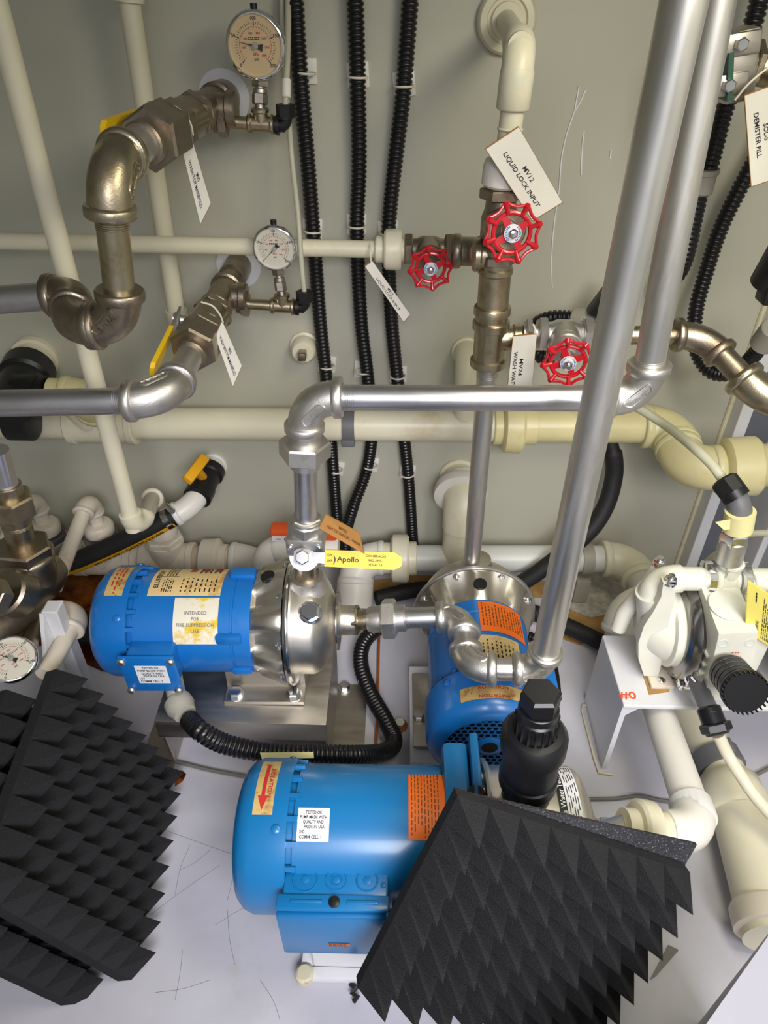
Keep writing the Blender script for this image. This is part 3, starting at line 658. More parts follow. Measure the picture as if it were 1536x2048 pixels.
def pressure_gauge(label, C, face, R, dial, value, stem=None, group='pressure gauges', mark=True, up=None):
    T = Thing('pressure_gauge', label, 'gauge', group)
    f = V(face).normalized(); u = V(up) if up is not None else UP; u = (u - f * u.dot(f)).normalized(); s = u.cross(f)          # s: to the right as seen from the front
    C = V(C); Q = lambda a, b, t=0.0: C + s * a + u * b + f * t
    T.p('case', MB().lathe(C - f * R * 0.5, f, [(0, R * 0.80), (R * 0.1, R * 0.92), (R * 0.45, R * 0.93), (R * 0.47, R * 0.9)], 40), 'chrome')
    T.p('bezel', MB().lathe(C - f * 0.006, f, [(0, R * 0.90), (0.0005, R * 1.0), (0.003, R * 1.02), (0.006, R * 1.0), (0.009, R * 0.97), (0.0095, R * 0.90), (0.008, R * 0.87), (0.002, R * 0.865)], 48), 'chrome', smooth=60)
    dl = T.p('dial', MB().lathe(C, f, [(0, R * 0.87), (0.0004, R * 0.87)], 40), dial)
    m, mr = MB(), MB()
    def tick(mm, ang, r0, r1, w, t=0.0009):
        a = math.radians(ang); e = V((math.cos(a), math.sin(a))); n2 = V((-e.y, e.x))
        q = [e * r0 - n2 * w, e * r1 - n2 * w, e * r1 + n2 * w, e * r0 + n2 * w]; mm.add([Q(p.x, p.y, t) for p in q], [(0, 1, 2, 3)])
    for i in range(41):
        ang = 225 - 270 * i / 40; tick(m, ang, R * (0.60 if i % 10 else 0.57), R * (0.66 if i % 2 else 0.69), R * (0.006 if i % 10 else 0.014))
    for i in range(29): tick(mr, 225 - 270 * i / 28, R * (0.47 if i % 4 == 0 else 0.50), R * 0.535, R * 0.006)
    for i in range(54): tick(mr, 225 - 5 * i - 2.5, R * 0.532, R * 0.540, R * 0.024)
    for k, tx in enumerate(('0', '50', '100', '150', '200')):
        a = math.radians(225 - 67.5 * k)
        text_on(m, [(tx, math.cos(a) * R * 0.77, math.sin(a) * R * 0.77, R * 0.10, None, 'c')], lambda x, y: Q(x, y, 0.0009))
    for k, tx in enumerate(('200', '400', '600', '800', '1000', '1200', '1380')):
        a = math.radians(225 - 270 * (k + 1) / 7.05)
        text_on(mr, [(tx, math.cos(a) * R * 0.38, math.sin(a) * R * 0.38, R * 0.065, None, 'c')], lambda x, y: Q(x, y, 0.0009))
    text_on(m, [('psi', 0, -R * 0.36, R * 0.09, None, 'c')], lambda x, y: Q(x, y, 0.0009)); text_on(mr, [('kPa', 0, -R * 0.22, R * 0.09, None, 'c')], lambda x, y: Q(x, y, 0.0009))
    bars(m, -R * 0.22, R * 0.22, R * 0.16, R * 0.26, 2, lambda x, y: Q(x, y, 0.0009), 0.5, 0.2, 4)
    T.p('black_markings', m, 'ink', sub=dl, smooth=0); T.p('red_markings', mr, 'ink_red', sub=dl, smooth=0)
    a = math.radians(225 - 1.35 * value); e = V((math.cos(a), math.sin(a))); n2 = V((-e.y, e.x)); nd = MB()
    q = [e * R * 0.62, -e * 0.0 + n2 * R * 0.025, -e * 0.0 - n2 * R * 0.025]; nd.add([Q(p.x, p.y, 0.0030) for p in q], [(0, 1, 2)])
    q = [-e * R * 0.02 + n2 * R * 0.03, -e * R * 0.25 + n2 * R * 0.11, -e * R * 0.25 - n2 * R * 0.11, -e * R * 0.02 - n2 * R * 0.03]; nd.add([Q(p.x, p.y, 0.0030) for p in q], [(0, 1, 2, 3)])
    T.p('needle', nd, 'ink', smooth=0); T.p('needle_hub', MB().lathe(C + f * 0.002, f, [(0, R * 0.10), (0.003, R * 0.10), (0.0035, R * 0.06)], 20), 'grey_light')
    T.p('glass', MB().lathe(C + f * 0.0062, f, [(0, R * 0.88), (0.0008, R * 0.88)], 40), 'glass')
    T.p('fill_plug', MB().cyl(C + u * R * 0.92 - f * R * 0.3, C + u * R * 1.16 - f * R * 0.3, 0.0045, 12), 'black_plastic')
    if stem is not None:
        b = V(stem); tp = C - u * R * 0.93 - f * R * 0.35; d = b - tp
        T.p('stem', MB().hexa(tp, tp + d * 0.30, R * 0.20, 0.001, 4).cyl(tp + d * 0.28, tp + d * 0.40, R * 0.16, 18), 'steel_sheet')
        T.p('hex_adapter', MB().cyl(tp + d * 0.36, tp + d * 0.52, R * 0.25, 18, bev=0.001).hexa(tp + d * 0.50, tp + d * 0.86, R * 0.24, 0.0015).cyl(tp + d * 0.84, b, R * 0.17, 16), 'steel_sheet')
    return T
def name_tag(label, q, lines, mt='tag', ink='ink', th=0.0014, edge=True, name='label_tag', tie=None, group='hanging label tags'):
    """q: four (u, v, Y) corners in reading order tl, tr, br, bl; lines use unit coordinates (cx, cy, h, w)"""
    c = [W(*k) for k in q]; T = Thing(name, label, 'tag', group)
    ctr = (c[0] + c[1] + c[2] + c[3]) / 4; inner = [p.lerp(ctr, 0.025) for p in c]
    nn = (c[1] - c[0]).cross(c[3] - c[0]).normalized()
    if nn.dot(CAMP - c[0]) < 0: nn = -nn
    s = MB(); s.add([p for p in c] + [p - nn * th for p in c], [(0, 1, 2, 3), (7, 6, 5, 4)] + [(i, (i + 1) % 4, (i + 1) % 4 + 4, i + 4) for i in range(4)])
    pl_ = T.p('plate', s, 'tag_edge' if edge else mt, smooth=0)
    T.p('face', MB().add([p + nn * 0.0004 for p in inner] + [p - nn * 0.0002 for p in inner], [(0, 1, 2, 3)] + [(i, (i + 1) % 4, (i + 1) % 4 + 4, i + 4) for i in range(4)]), mt, sub=pl_, smooth=0)
    fn = quadfn(c, 0.0009); m = MB()
    for tx, cx, cy, h, w in lines: text_on(m, [(tx, cx, cy, h, w, 'c')], fn)
    if lines: T.p('lettering', m, ink, sub=pl_, smooth=0)
    if tie: T.p('zip_tie', MB().tube(spl([W(*k) for k in tie], 6), 0.0013, 6), 'zip_tie')
    return T
def handwheel(T, C, f, R, ang=0.4, mt='red'):
    f = V(f).normalized(); x, y, z = basis(f, UP); C = V(C); pt = lambda r, a, t=0.0: C + (x * math.cos(a) + y * math.sin(a)) * r + f * t
    w = MB(); pts = []
    for i in range(97):
        a = 2 * math.pi * i / 96; pts.append(pt(R * (1.0 - 0.14 * abs(math.sin(4 * (a - ang))) ** 1.3), a, 0.002))
    w.tube(pts, R * 0.060, 8)
    w.torus(C - f * 0.001, f, R * 0.66, R * 0.085, 40, 8)
    for k in range(8):
        a = ang + k * math.pi / 4; w.tube([pt(R * 0.64, a, 0.0), pt(R * 0.80, a, 0.002), pt(R * 0.93, a, 0.003), pt(R * 1.03, a, 0.001)], [R * 0.085, R * 0.08, R * 0.125, R * 0.10], 10)
    for k in range(4):
        a = ang + 0.25 + k * math.pi / 2; d = x * math.cos(a) + y * math.sin(a); n2 = f.cross(d)
        w.prism([(R * 0.18, -R * 0.14), (R * 0.66, -R * 0.10), (R * 0.66, R * 0.10), (R * 0.18, R * 0.14)], C, d, n2, f, -0.003, 0.001)
    w.lathe(C - f * 0.008, f, [(0, R * 0.20), (0.006, R * 0.30), (0.011, R * 0.28)], 20)
    hw = T.p('handwheel', w, mt, label='red scalloped handwheel')
    T.p('hub_disc', MB().lathe(C + f * 0.003, f, [(0, R * 0.31), (0.0012, R * 0.31)], 28), 'label_white', sub=hw)
    m = MB()
    for i in range(10):
        a = 0.5 + i * 0.22; m.add([pt(R * 0.22, a, 0.0046), pt(R * 0.29, a, 0.0046), pt(R * 0.29, a + 0.12, 0.0046), pt(R * 0.22, a + 0.12, 0.0046)], [(0, 1, 2, 3)])
        a += 3.1; m.add([pt(R * 0.22, a, 0.0046), pt(R * 0.29, a, 0.0046), pt(R * 0.29, a + 0.12, 0.0046), pt(R * 0.22, a + 0.12, 0.0046)], [(0, 1, 2, 3)])
    T.p('hub_print', m, 'blue', sub=hw, smooth=0)
    T.p('wheel_nut', MB().hexa(C + f * 0.004, C + f * 0.010, R * 0.15).cyl(C + f * 0.009, C + f * 0.016, R * 0.075, 14), 'steel_bright', sub=hw)
def gate_valve(label, c, ax, wheel, half, R, rb=0.019, ang=0.4, mt='steel_brown'):
    T = Thing('gate_valve', label, 'valve', 'red wheel valves'); c, ax, wheel = V(c), V(ax).normalized(), V(wheel); f = (wheel - c).normalized(); L = (wheel - c).length
    T.p('body', MB().lathe(c - ax * half, ax, [(0.010, rb * 0.95), (half - rb * 1.1, rb), (half - 0.01, rb * 1.2), (half + 0.01, rb * 1.2), (half + rb * 1.1, rb), (2 * half - 0.010, rb * 0.95)], 28), mt)
    for s in (-1, 1):
        a, b = c + ax * s * (half - 0.012), c + ax * s * half; T.p('end_hex', MB().hexa(min(a, b, key=lambda p: (p - c).dot(ax)), max(a, b, key=lambda p: (p - c).dot(ax)), rb * 1.22), mt)
    T.p('bonnet', MB().lathe(c, f, [(0, rb * 1.22), (L * 0.36, rb * 1.22), (L * 0.40, rb * 1.05)], 28).lathe(c + f * L * 0.38, f, [(0, rb * 1.25), (0.003, rb * 1.3), (0.011, rb * 1.3), (0.013, rb * 1.2)], 28), mt)
    T.p('packing_nut', MB().cyl(c + f * (L * 0.40), c + f * L * 0.72, rb * 0.62, 18).hexa(c + f * L * 0.62, c + f * L * 0.80, rb * 0.60), mt)
    T.p('stem', MB().cyl(c + f * L * 0.7, wheel, 0.005, 12), 'steel')
    handwheel(T, wheel, f, R, ang)
    return T
def ball_valve(label, p0, p1, hd, hdir, hl, mt='steel_brown', r=0.021, hcol='yellow', name='ball_valve', bent=0.0):
    """body between p0 and p1; stem to hd; handle along hdir"""
    T = Thing(name, label, 'valve', 'lever ball valves'); p0, p1 = V(p0), V(p1); d = (p1 - p0); c = p0.lerp(p1, 0.45); hd = V(hd).normalized(); hdir = V(hdir).normalized()
    T.p('body', MB().cyl(p0.lerp(p1, 0.12), p0.lerp(p1, 0.62), r * 1.25, 28, bev=0.003).cyl(p0, p0.lerp(p1, 0.2), r * 1.05, 24).cyl(p0.lerp(p1, 0.55), p1, r * 1.05, 24), mt)
    T.p('end_hex', MB().hexa(p0.lerp(p1, 0.60), p0.lerp(p1, 0.80), r * 1.28), mt); T.p('body_hex', MB().hexa(p0.lerp(p1, 0.0), p0.lerp(p1, 0.16), r * 1.22), mt)
    T.p('stem', MB().cyl(c, c + hd * (r * 1.25 + 0.022), 0.007, 16).hexa(c + hd * (r * 1.25 + 0.012), c + hd * (r * 1.25 + 0.020), 0.009), 'steel')
    h0 = c + hd * (r * 1.25 + 0.016); sd = hd.cross(hdir)
    hl_ = MB().prism([(-0.014, -0.013), (hl * 0.30, -0.008), (hl * 0.30, 0.008), (-0.014, 0.013)], h0, hdir, sd, hd, -0.0015, 0.0015)
    lv = T.p('lever', hl_, 'steel')
    T.p('grip', MB().prism([(hl * 0.25, -0.010), (hl - 0.006, -0.011), (hl, -0.006), (hl, 0.006), (hl - 0.006, 0.011), (hl * 0.25, 0.010)], h0 + hd * bent, hdir, sd, hd, -0.003, 0.003), hcol, sub=lv, smooth=0)
    return T
def handed(Tt, c, d, r=0.036, mt='white_paint', name='wall_disc'):
    return Tt.p(name, MB().lathe(V(c), d, [(0, r), (0.004, r), (0.005, r - 0.002)], 40), mt)

# ------------------------------------------------------------------ upper left stainless run
TA = Thing('stainless_pipe_run', 'upper stainless pipe run leaving the wall at the left and dropping through bronze toned elbows', 'pipe')
pw = W(449, 195, YW); e1 = W(211, 330, 0.74); dA = (e1 - pw).normalized()
A = lambda u: lu(pw, e1, u)
handed(TA, pw, -EY, 0.037)
TA.p('wall_coupling', MB().lathe(pw, dA, [(0, 0.024), ((A(432) - pw).length, 0.024), ((A(432) - pw).length + 0.001, 0.022)], 28), 'steel_brown')
tc = A(414)
TA.p('tee', MB().tee(A(436), A(388), 0.0215, tc, EX - EZ * 0.05, 0.040, 0.019, 0.0255, 0.012), 'steel_brown')
ball_valve('upper stainless ball valve with yellow grip behind the left elbow', A(388), A(325), -EX + EZ * 0.2, dA + EZ * 0.02, 0.13, r=0.0205)
TA.p('union_nut', MB().hexa(A(334), A(298), 0.0295, 0.003).cyl(A(300), A(282), 0.023, 24, bev=0.002), 'steel_brown')
TA.p('pipe', ring_pipe(A(286), A(236), RP * 1.1), 'steel')
e2 = W(247, 652, 0.74); dn = (e2 - e1).normalized()
m = MB().elbow(e1, -dA, dn, 0.0225, 0.046, 0.0265, 0.010, 24, 14); oval_mark(m, e1, -dA, dn, 0.0225, 0.046)
TA.p('elbow', m, 'steel_gold', smooth=50)
TA.p('pipe', ring_pipe(e1 + dn * 0.040, e2 - dn * 0.030, RP, 0.018, 0.010), 'steel_gold')
e3 = W(132, 652, 0.745); d23 = (e3 - e2).normalized()
m = MB().elbow(e2, -dn, d23, 0.0225, 0.039, 0.0265, 0.010, 24, 14); oval_mark(m, e2, -dn, d23, 0.0225, 0.039)
TA.p('elbow', m, 'steel_brown', smooth=50)
TA.p('nipple', ring_pipe(e2.lerp(e3, 0.3), e2.lerp(e3, 0.7), RP, 0.02, 0), 'steel_brown')
e4 = W(158, 588, 0.815); d34 = (e4 - e3).normalized()
TA.p('elbow', MB().elbow(e3, -d23, d34, 0.0225, 0.039, 0.0265, 0.010, 24, 14, collars=(1, 1)), 'steel_brown', smooth=50)
e5 = W(-60, 604, 0.82); d45 = (e5 - e4).normalized()
TA.p('elbow', MB().elbow(e4, -d34, d45, 0.0225, 0.036, 0.0262, 0.010, 24, 14), 'steel_brown', smooth=50)
TA.p('pipe', ring_pipe(e4 + d45 * 0.03, e5, RP, 0.012), 'steel_pipe')
# gauge branch
def gauge_branch(T, tc_, px, Y, label, dial, value, R, gc, nut, tubes):
    b0 = W(*px[0], Y); b1 = W(*px[1], Y); b2 = W(*px[2], Y)          # hex start, small tee left, small tee right
    d = (b2 - b0).normalized()
    T.p('bushing', MB().hexa(b0, b0 + d * 0.012, 0.018, 0.002).cyl(b0 - d * 0.006, b0 + d * 0.002, 0.0155, 20), 'steel_brown')
    T.p('nipple', MB().cyl(b0 + d * 0.010, b1 + d * 0.004, 0.0085, 18), 'steel_gold')
    mid = b1.lerp(b2, 0.5)
    T.p('small_tee', MB().tee(b1, b2, 0.0100, mid, UP, 0.020, 0.0098, 0.0125, 0.005), 'steel_gold')
    C = W(*gc, Y - 0.005)
    pressure_gauge(label, C, -EY + EX * 0.0, R, dial, value, mid + UP * 0.018)
    F = Thing('push_fitting', nut, 'fitting', 'black tube fittings')
    q = b2 + d * 0.014
    F.p('elbow', MB().cyl(b2, q, 0.0085, 16).elbow(q + d * 0.002, -d, UP, 0.0085, 0.012).lathe(b2 + d * 0.001, d, [(0, 0.0125), (0.005, 0.0125)], 20), 'black_plastic')
    F.p('collet_nut', MB().hexa(q + UP * 0.010 + d * 0.002, q + UP * 0.026 + d * 0.002, 0.0115, 0.001).cyl(q + UP * 0.009, q + UP * 0.012, 0.0125, 18), 'black_plastic')
    return q + d * 0.002 + UP * 0.024
YA = tc.y
topA = gauge_branch(TA, tc, ((437, 242), (495, 247), (550, 250)), YA, 'upper pressure gauge with a tan dial, needle pointing left', 'dial_tan', 42, 0.0385, (511, 92), 'black push fitting beside the upper gauge tee', None)
# ------------------------------------------------------------------ lower left stainless run
TBR = Thing('stainless_pipe_run', 'lower stainless pipe run from the wall to the pipe leaving the frame at the left', 'pipe')
pw2 = W(478, 530, YW); f1_ = W(332, 800, 0.76); dB = (f1_ - pw2).normalized(); B = lambda v: lu(pw2, f1_, v, 1)
handed(TBR, pw2, -EY, 0.037)
TBR.p('wall_coupling', MB().lathe(pw2, dB, [(0, 0.022), ((B(556) - pw2).length, 0.022), ((B(558) - pw2).length, 0.0185), ((B(590) - pw2).length, 0.0185)], 28), 'steel_brown')
tc2 = B(592)
TBR.p('tee', MB().tee(B(572), B(622), 0.0215, tc2, EX - EZ * 0.05, 0.038, 0.019, 0.0250, 0.010), 'steel_brown')
ball_valve('lower stainless ball valve with a yellow lever grip hanging to the left', B(622), B(682), -EX + EZ * 0.25 - EY * 0.2, dB + EZ * -0.10, 0.125, r=0.0205)
TBR.p('union_nut', MB().hexa(B(672), B(702), 0.0285, 0.003).cyl(B(700), B(713), 0.0215, 24, bev=0.002), 'steel_brown')
TBR.p('pipe', ring_pipe(B(706), B(770), RP * 1.06), 'steel')
f2_ = W(-60, 808, 0.76); dL = (f2_ - f1_).normalized()
m = MB().elbow(f1_, -dB, dL, 0.0225, 0.047, 0.0262, 0.010, 24, 14); oval_mark(m, f1_, -dB, dL, 0.0225, 0.047)
TBR.p('elbow', m, 'steel', smooth=50)
TBR.p('pipe', ring_pipe(f1_ + dL * 0.040, f2_, RP, 0.020), 'steel_pipe')
YB = tc2.y
topB = gauge_branch(TBR, tc2, ((482, 607), (541, 611), (590, 614)), YB, 'lower pressure gauge with a pale dial, needle at zero', 'dial', 0, 0.0325, (549, 497), 'black push fitting beside the lower gauge tee', None)
name_tag('white tag lettered wash top manifold hanging from the upper ball valve', [(381, 267, 0.93), (422, 408, 0.93), (401, 450, 0.925), (362, 292, 0.925)], [('MV9', 0.52, 0.66, 0.20, 0.10), ('WASH TOP MANIFOLD', 0.55, 0.36, 0.20, 0.62)],
         tie=[(340, 208, 0.93), (362, 222, 0.925), (380, 245, 0.925), (386, 270, 0.93)])
name_tag('white tag lettered wash bottom manifold hanging from the lower ball valve', [(444, 640, 0.91), (484, 732, 0.91), (466, 774, 0.905), (430, 673, 0.905)], [('MV8', 0.52, 0.68, 0.18, 0.10), ('WASH BOTTOM MANIFOLD', 0.52, 0.40, 0.18, 0.80)],
         tie=[(402, 604, 0.90), (425, 612, 0.90), (440, 630, 0.905), (446, 645, 0.91)])
# ------------------------------------------------------------------ sample tubes
single('sample_tube', MB().tube(spl([topA, W(573, 160, YA + 0.012), W(576, 60, YA + 0.05), W(576, -60, YA + 0.08)], 8), 0.0042, 10), 'nylon_clear', 'clear sample tube rising from the upper gauge fitting', 'tube')
single('sample_tube', MB().tube(spl([topB, W(604, 540, YB), W(596, 430, YB + 0.02), W(584, 320, YB + 0.05), W(578, 240, YA + 0.03), W(566, 100, YA + 0.06), W(563, -60, YA + 0.08)], 8), 0.0038, 10), 'nylon_clear', 'long clear sample tube rising from the lower gauge fitting', 'tube')
single('tube_sleeve', MB().cyl(W(572.5, 196, YA + 0.002), W(573, 158, YA + 0.012), 0.0062, 14, bev=0.001), 'pvc_white', 'white sleeve on the clear tube above the upper fitting', 'sleeve')

# ------------------------------------------------------------------ corrugated conduits on the wall
cpaths = [[(588, -50), (598, 120), (616, 330), (627, 470), (640, 640), (652, 750), (660, 850), (668, 960), (676, 1050), (690, 1095)],
          [(709, -50), (715, 150), (718, 330), (714, 470), (722, 640), (735, 750), (744, 860), (733, 940), (708, 1010), (694, 1060), (690, 1110)],
          [(824, -50), (814, 90), (806, 190), (792, 310), (780, 420), (777, 500), (783, 640), (795, 760), (810, 890), (818, 970), (826, 1085), (830, 1120)]]
cties = [[(612, 142), (625, 458), (654, 728), (672, 936)], [(716, 150), (713, 448), (726, 738), (741, 928)], [(808, 168), (776, 462), (796, 748), (815, 944)]]
cname = ['leftmost black corrugated conduit on the wall', 'middle black corrugated conduit on the wall, bending left near its foot', 'rightmost of the three black conduits on the wall, crossing behind the pale union']
for i in range(3):
    single('corrugated_conduit', MB().corr([W(u, v, 1.152 if (i != 1 or v < 950) else 1.122) for u, v in cpaths[i]], 0.0118), 'black_corrugated', cname[i], 'conduit', 'conduits on the wall', smooth=60)
    for j, (u, v) in enumerate(cties[i]):
        c = W(u, v, 1.168); row = ('top', 'second', 'third', 'lowest')[j]
        K = Thing('tie_mount', '%s cable tie mount on the %s wall conduit' % (row, ('left', 'middle', 'right')[i]), 'tie mount', 'cable tie mounts')
        K.p('base', MB().box(c, (0.032, 0.005, 0.032), Matrix.Rotation(0.06 * (j - i), 3, 'Y'), 0.0015), 'pvc_white')
        pa, pb = W(u, v - 20, 1.152), W(u, v + 20, 1.152)
        K.p('tie', MB().torus(W(u, v + 4, 1.1535), pb - pa, 0.0135, 0.0016, 24, 6), 'zip_tie')

# ------------------------------------------------------------------ white pipes at the left
def pvc_run(name, label, mt, group='ivory plastic pipes'): return Thing(name, label, 'pipe', group)
TV = pvc_run('plastic_pipe', 'upright ivory pipe at the far left that drops to the third manifold elbow', 'pvc')
a0, a1 = W(-22, -40, 0.880), W(268, 1058, 0.880); dv = (a1 - a0).normalized()
TV.p('pipe', MB().cyl(a0, a1, 0.0132, 20), 'pvc')
TV.p('elbow', MB().elbow(a1, -dv, V((0.25, 1, 0.05)), 0.0175, 0.032), 'pvc', smooth=60)
TV2 = pvc_run('plastic_pipe', 'ivory upright pipe behind the upper ball valve', 'pvc')
b0, b1 = W(252, -40, 1.115), W(358, 660, 1.115)
TV2.p('pipe', MB().cyl(b0, b1, 0.0140, 20), 'pvc'); TV2.p('coupling', MB().cyl(W(255, -40, 1.115), W(259, 4, 1.115), 0.019, 20), 'pvc')
TV2.p('elbow', MB().elbow(b1, (b0 - b1), EY, 0.018, 0.035), 'pvc')
TV2.p('wall_stub', MB().cyl(b1 + EY * 0.02, V((b1.x, YW, b1.z)), 0.015, 20), 'pvc')
TH = pvc_run('plastic_pipe', 'ivory horizontal pipe crossing the upper left to the pale union', 'pvc')
h0, h1 = W(-60, 481, 1.075), W(760, 499, 1.075)
TH.p('pipe', MB().cyl(h0, h1, 0.0125, 20), 'pvc')
TH.p('union_end', MB().cyl(W(750, 498, 1.075), W(770, 499, 1.075), 0.019, 24, bev=0.002), 'pvc'); TH.p('union_end', MB().cyl(W(800, 500, 1.075), W(822, 500, 1.075), 0.0165, 24), 'pvc')
TH.p('union_nut', MB().lathe(W(768, 499, 1.075), EX, [(0, 0.026), (0.003, 0.029), (0.022, 0.030), (0.026, 0.028)], 16), 'pvc')
name_tag('stained white tag lettered liquid lock input hanging below the pale union', [(744, 521, 1.05), (821, 630, 1.05), (808, 645, 1.045), (729, 532, 1.045)], [('MV13', 0.52, 0.68, 0.26, 0.12), ('LIQUID LOCK INPUT', 0.53, 0.34, 0.26, 0.58)],
         tie=[(742, 486, 1.06), (741, 505, 1.05), (742, 525, 1.05)])

# ------------------------------------------------------------------ valve column above the middle pump
YC = 0.90
VC = Thing('stainless_pipe_run', 'upright stainless column with tees rising from the middle pump past the red wheels', 'pipe')
top = W(1003, 395, YC); bot = W(941, 1152, YC + 0.005); dC = (bot - top).normalized(); Cc = lambda v: lu(top, bot, v, 1)
gate_valve('upper red wheel valve behind the white liquid lock tag', Cc(452), -dC, W(1024, 466, YC - 0.068), 0.044, 0.0325, ang=0.30)
VC.p('tee', MB().tee(Cc(492), Cc(548), 0.0205, Cc(510), -EX + EZ * 0.0, 0.030, 0.0185, 0.0225, 0.008), 'steel_gold')
VC.p('pipe', MB().cyl(Cc(500), Cc(616), 0.0205, 28).lathe(Cc(497), dC, [(0, 0.0195), (0.002, 0.0225), (0.008, 0.0225), (0.009, 0.0205)], 28), 'steel_gold')
VC.p('coupling', MB().lathe(Cc(612), dC, [(0, 0.0235), (0.002, 0.0245), (0.010, 0.0245), (0.011, 0.0215), (0.020, 0.0215), (0.021, 0.0245), (0.028, 0.0245), (0.030, 0.023)], 28), 'steel_gold')
VC.p('tee', MB().tee(Cc(640), Cc(732), 0.0215, Cc(676), EX, 0.042, 0.0165, 0.0250, 0.011), 'steel_gold')
VC.p('pipe', ring_pipe(Cc(724), Cc(1138), 0.0142, 0.022, 0.012), 'steel_tall')
VC.p('base_collar', MB().lathe(Cc(1128), dC, [(0, 0.0165), (0.003, 0.0185), (0.014, 0.0185), (0.018, 0.026), (0.020, 0.026)], 24), 'steel')
# left branch to the second wheel valve (further back)
v13 = W(857, 499, 1.075)
gate_valve('left red wheel valve on the ivory pipe above the stained tag', v13, EX, W(861, 536, 1.003), 0.036, 0.0310, rb=0.016, ang=0.15)
VC.p('nipple', MB().cyl(W(888, 500, 1.075), W(930, 501, 1.075), 0.0130, 20).thread(W(900, 500, 1.075), EX, 0.013, 0.012), 'steel_brown')
VC.p('hex_bushing', MB().hexa(W(905, 500, 1.075), W(918, 500, 1.075), 0.0185), 'steel_brown')
eb = W(962, 503, 1.015)
VC.p('elbow', MB().elbow(eb, -EX, (Cc(512) - eb), 0.0195, 0.038, 0.0235, 0.010, 24, 12), 'steel_brown', smooth=50)
VC.p('branch_nipple', MB().cyl(eb + EY * -0.03, Cc(512), 0.0170, 20), 'steel_brown')
# right branch: third wheel valve and the pipe to the right edge
vb0 = W(1040, 668, YC)
VC.p('hex_bushing', MB().hexa(W(1050, 668, YC), W(1062, 668, YC), 0.0185).cyl(W(1046, 668, YC), W(1075, 668, YC), 0.0125, 20), 'steel')
v24 = W(1128, 669, YC)
gate_valve('right red wheel valve above the grey horizontal pipe', v24, EX, W(1136, 724, 0.826), 0.036, 0.0325, rb=0.0165, ang=0.18, mt='steel')
RB = Thing('stainless_pipe_run', 'brassy pipe run from the right wheel valve to the elbow at the right edge', 'pipe')
r0, r1_ = W(1160, 670, YC), W(1406, 670, YC); dR = (r1_ - r0).normalized()
RB.p('pipe', ring_pipe(r0, W(1385, 671, YC), 0.0125, 0.0, 0.010), 'steel_gold')
RB.p('hex_bushing', MB().hexa(W(1168, 670, YC), W(1180, 670, YC), 0.0185), 'steel_gold')
r2_ = W(1528, 800, 0.815)
RB.p('elbow', MB().elbow(r1_, -dR, (r2_ - r1_), 0.0185, 0.036, 0.0225, 0.009, 24, 12), 'steel_brown', smooth=50)
d12 = (r2_ - r1_).normalized()
RB.p('pipe', ring_pipe(r1_ + d12 * 0.03, r2_ - d12 * 0.03, 0.0150, 0, 0.004), 'steel_brown')
RB.p('elbow', MB().elbow(r2_, -d12, EX + EZ * -0.1, 0.0225, 0.040, 0.0265, 0.009, 24, 12), 'steel_gold', smooth=50)
RB.p('pipe', MB().cyl(r2_ + EX * 0.03, r2_ + EX * 0.12, RP, 24), 'steel_gold')
# plastic feed from the wall above
TF = pvc_run('plastic_pipe', 'ivory pipe dropping from the wall flange at the top to the upper red wheel', 'pvc')
fw = W(1012, 40, YW); fe = W(1041, 92, YC); dF = (fe - fw).normalized()
TF.p('wall_flange', MB().lathe(fw, -EY, [(0, 0.040), (0.010, 0.040), (0.016, 0.036), (0.017, 0.028), (0.012, 0.026), (0.012, 0.022), (0.020, 0.021), (0.020, 0.016)], 40), 'pvc')
TF.p('pipe', MB().cyl(fw, fe, 0.0134, 20), 'pvc')
fd = (top - fe).normalized()
TF.p('elbow', MB().elbow(fe, -dF, fd, 0.0178, 0.034).lathe(fe + fd * 0.020, fd, [(0, 0.0178), (0.004, 0.0188), (0.038, 0.0188), (0.040, 0.0165)], 24), 'pvc', smooth=60)
TF.p('pipe', MB().cyl(fe + fd * 0.05, lu(fe, top, 345, 1), 0.0135, 20).torus(lu(fe, top, 258, 1), fd, 0.0134, 0.0016), 'pvc')
TF.p('union_nut', MB().lathe(lu(fe, top, 312, 1), fd, [(0, 0.018), (0.004, 0.024), (0.010, 0.026), (0.030, 0.026), (0.033, 0.023)], 18), 'pvc_white')
TF.p('adapter', MB().cyl(lu(fe, top, 358, 1), lu(fe, top, 388, 1), 0.0185, 24, bev=0.001), 'pvc')
VC.p('reducer', MB().lathe(lu(fe, top, 380, 1), fd, [(0, 0.0185), (0.008, 0.0185), (0.018, 0.0165), (0.035, 0.0165)], 24), 'steel_brown')
name_tag('white tag lettered liquid lock input behind the upper red wheel', [(1037, 252, 0.872), (1126, 406, 0.872), (1065, 443, 0.868), (970, 297, 0.868)], [('MV12', 0.50, 0.60, 0.13, 0.19), ('LIQUID LOCK INPUT', 0.52, 0.37, 0.13, 0.72)])
name_tag('white tag lettered wash water partly hidden behind the grey horizontal pipe', [(1074, 667, 0.87), (1062, 800, 0.87), (1012, 800, 0.868), (1026, 671, 0.868)], [('MV24', 0.48, 0.46, 0.16, 0.26), ('WASH WATER TO', 0.62, 0.20, 0.16, 0.76)],
         tie=[(1066, 648, 0.875), (1070, 660, 0.872), (1068, 676, 0.871)])

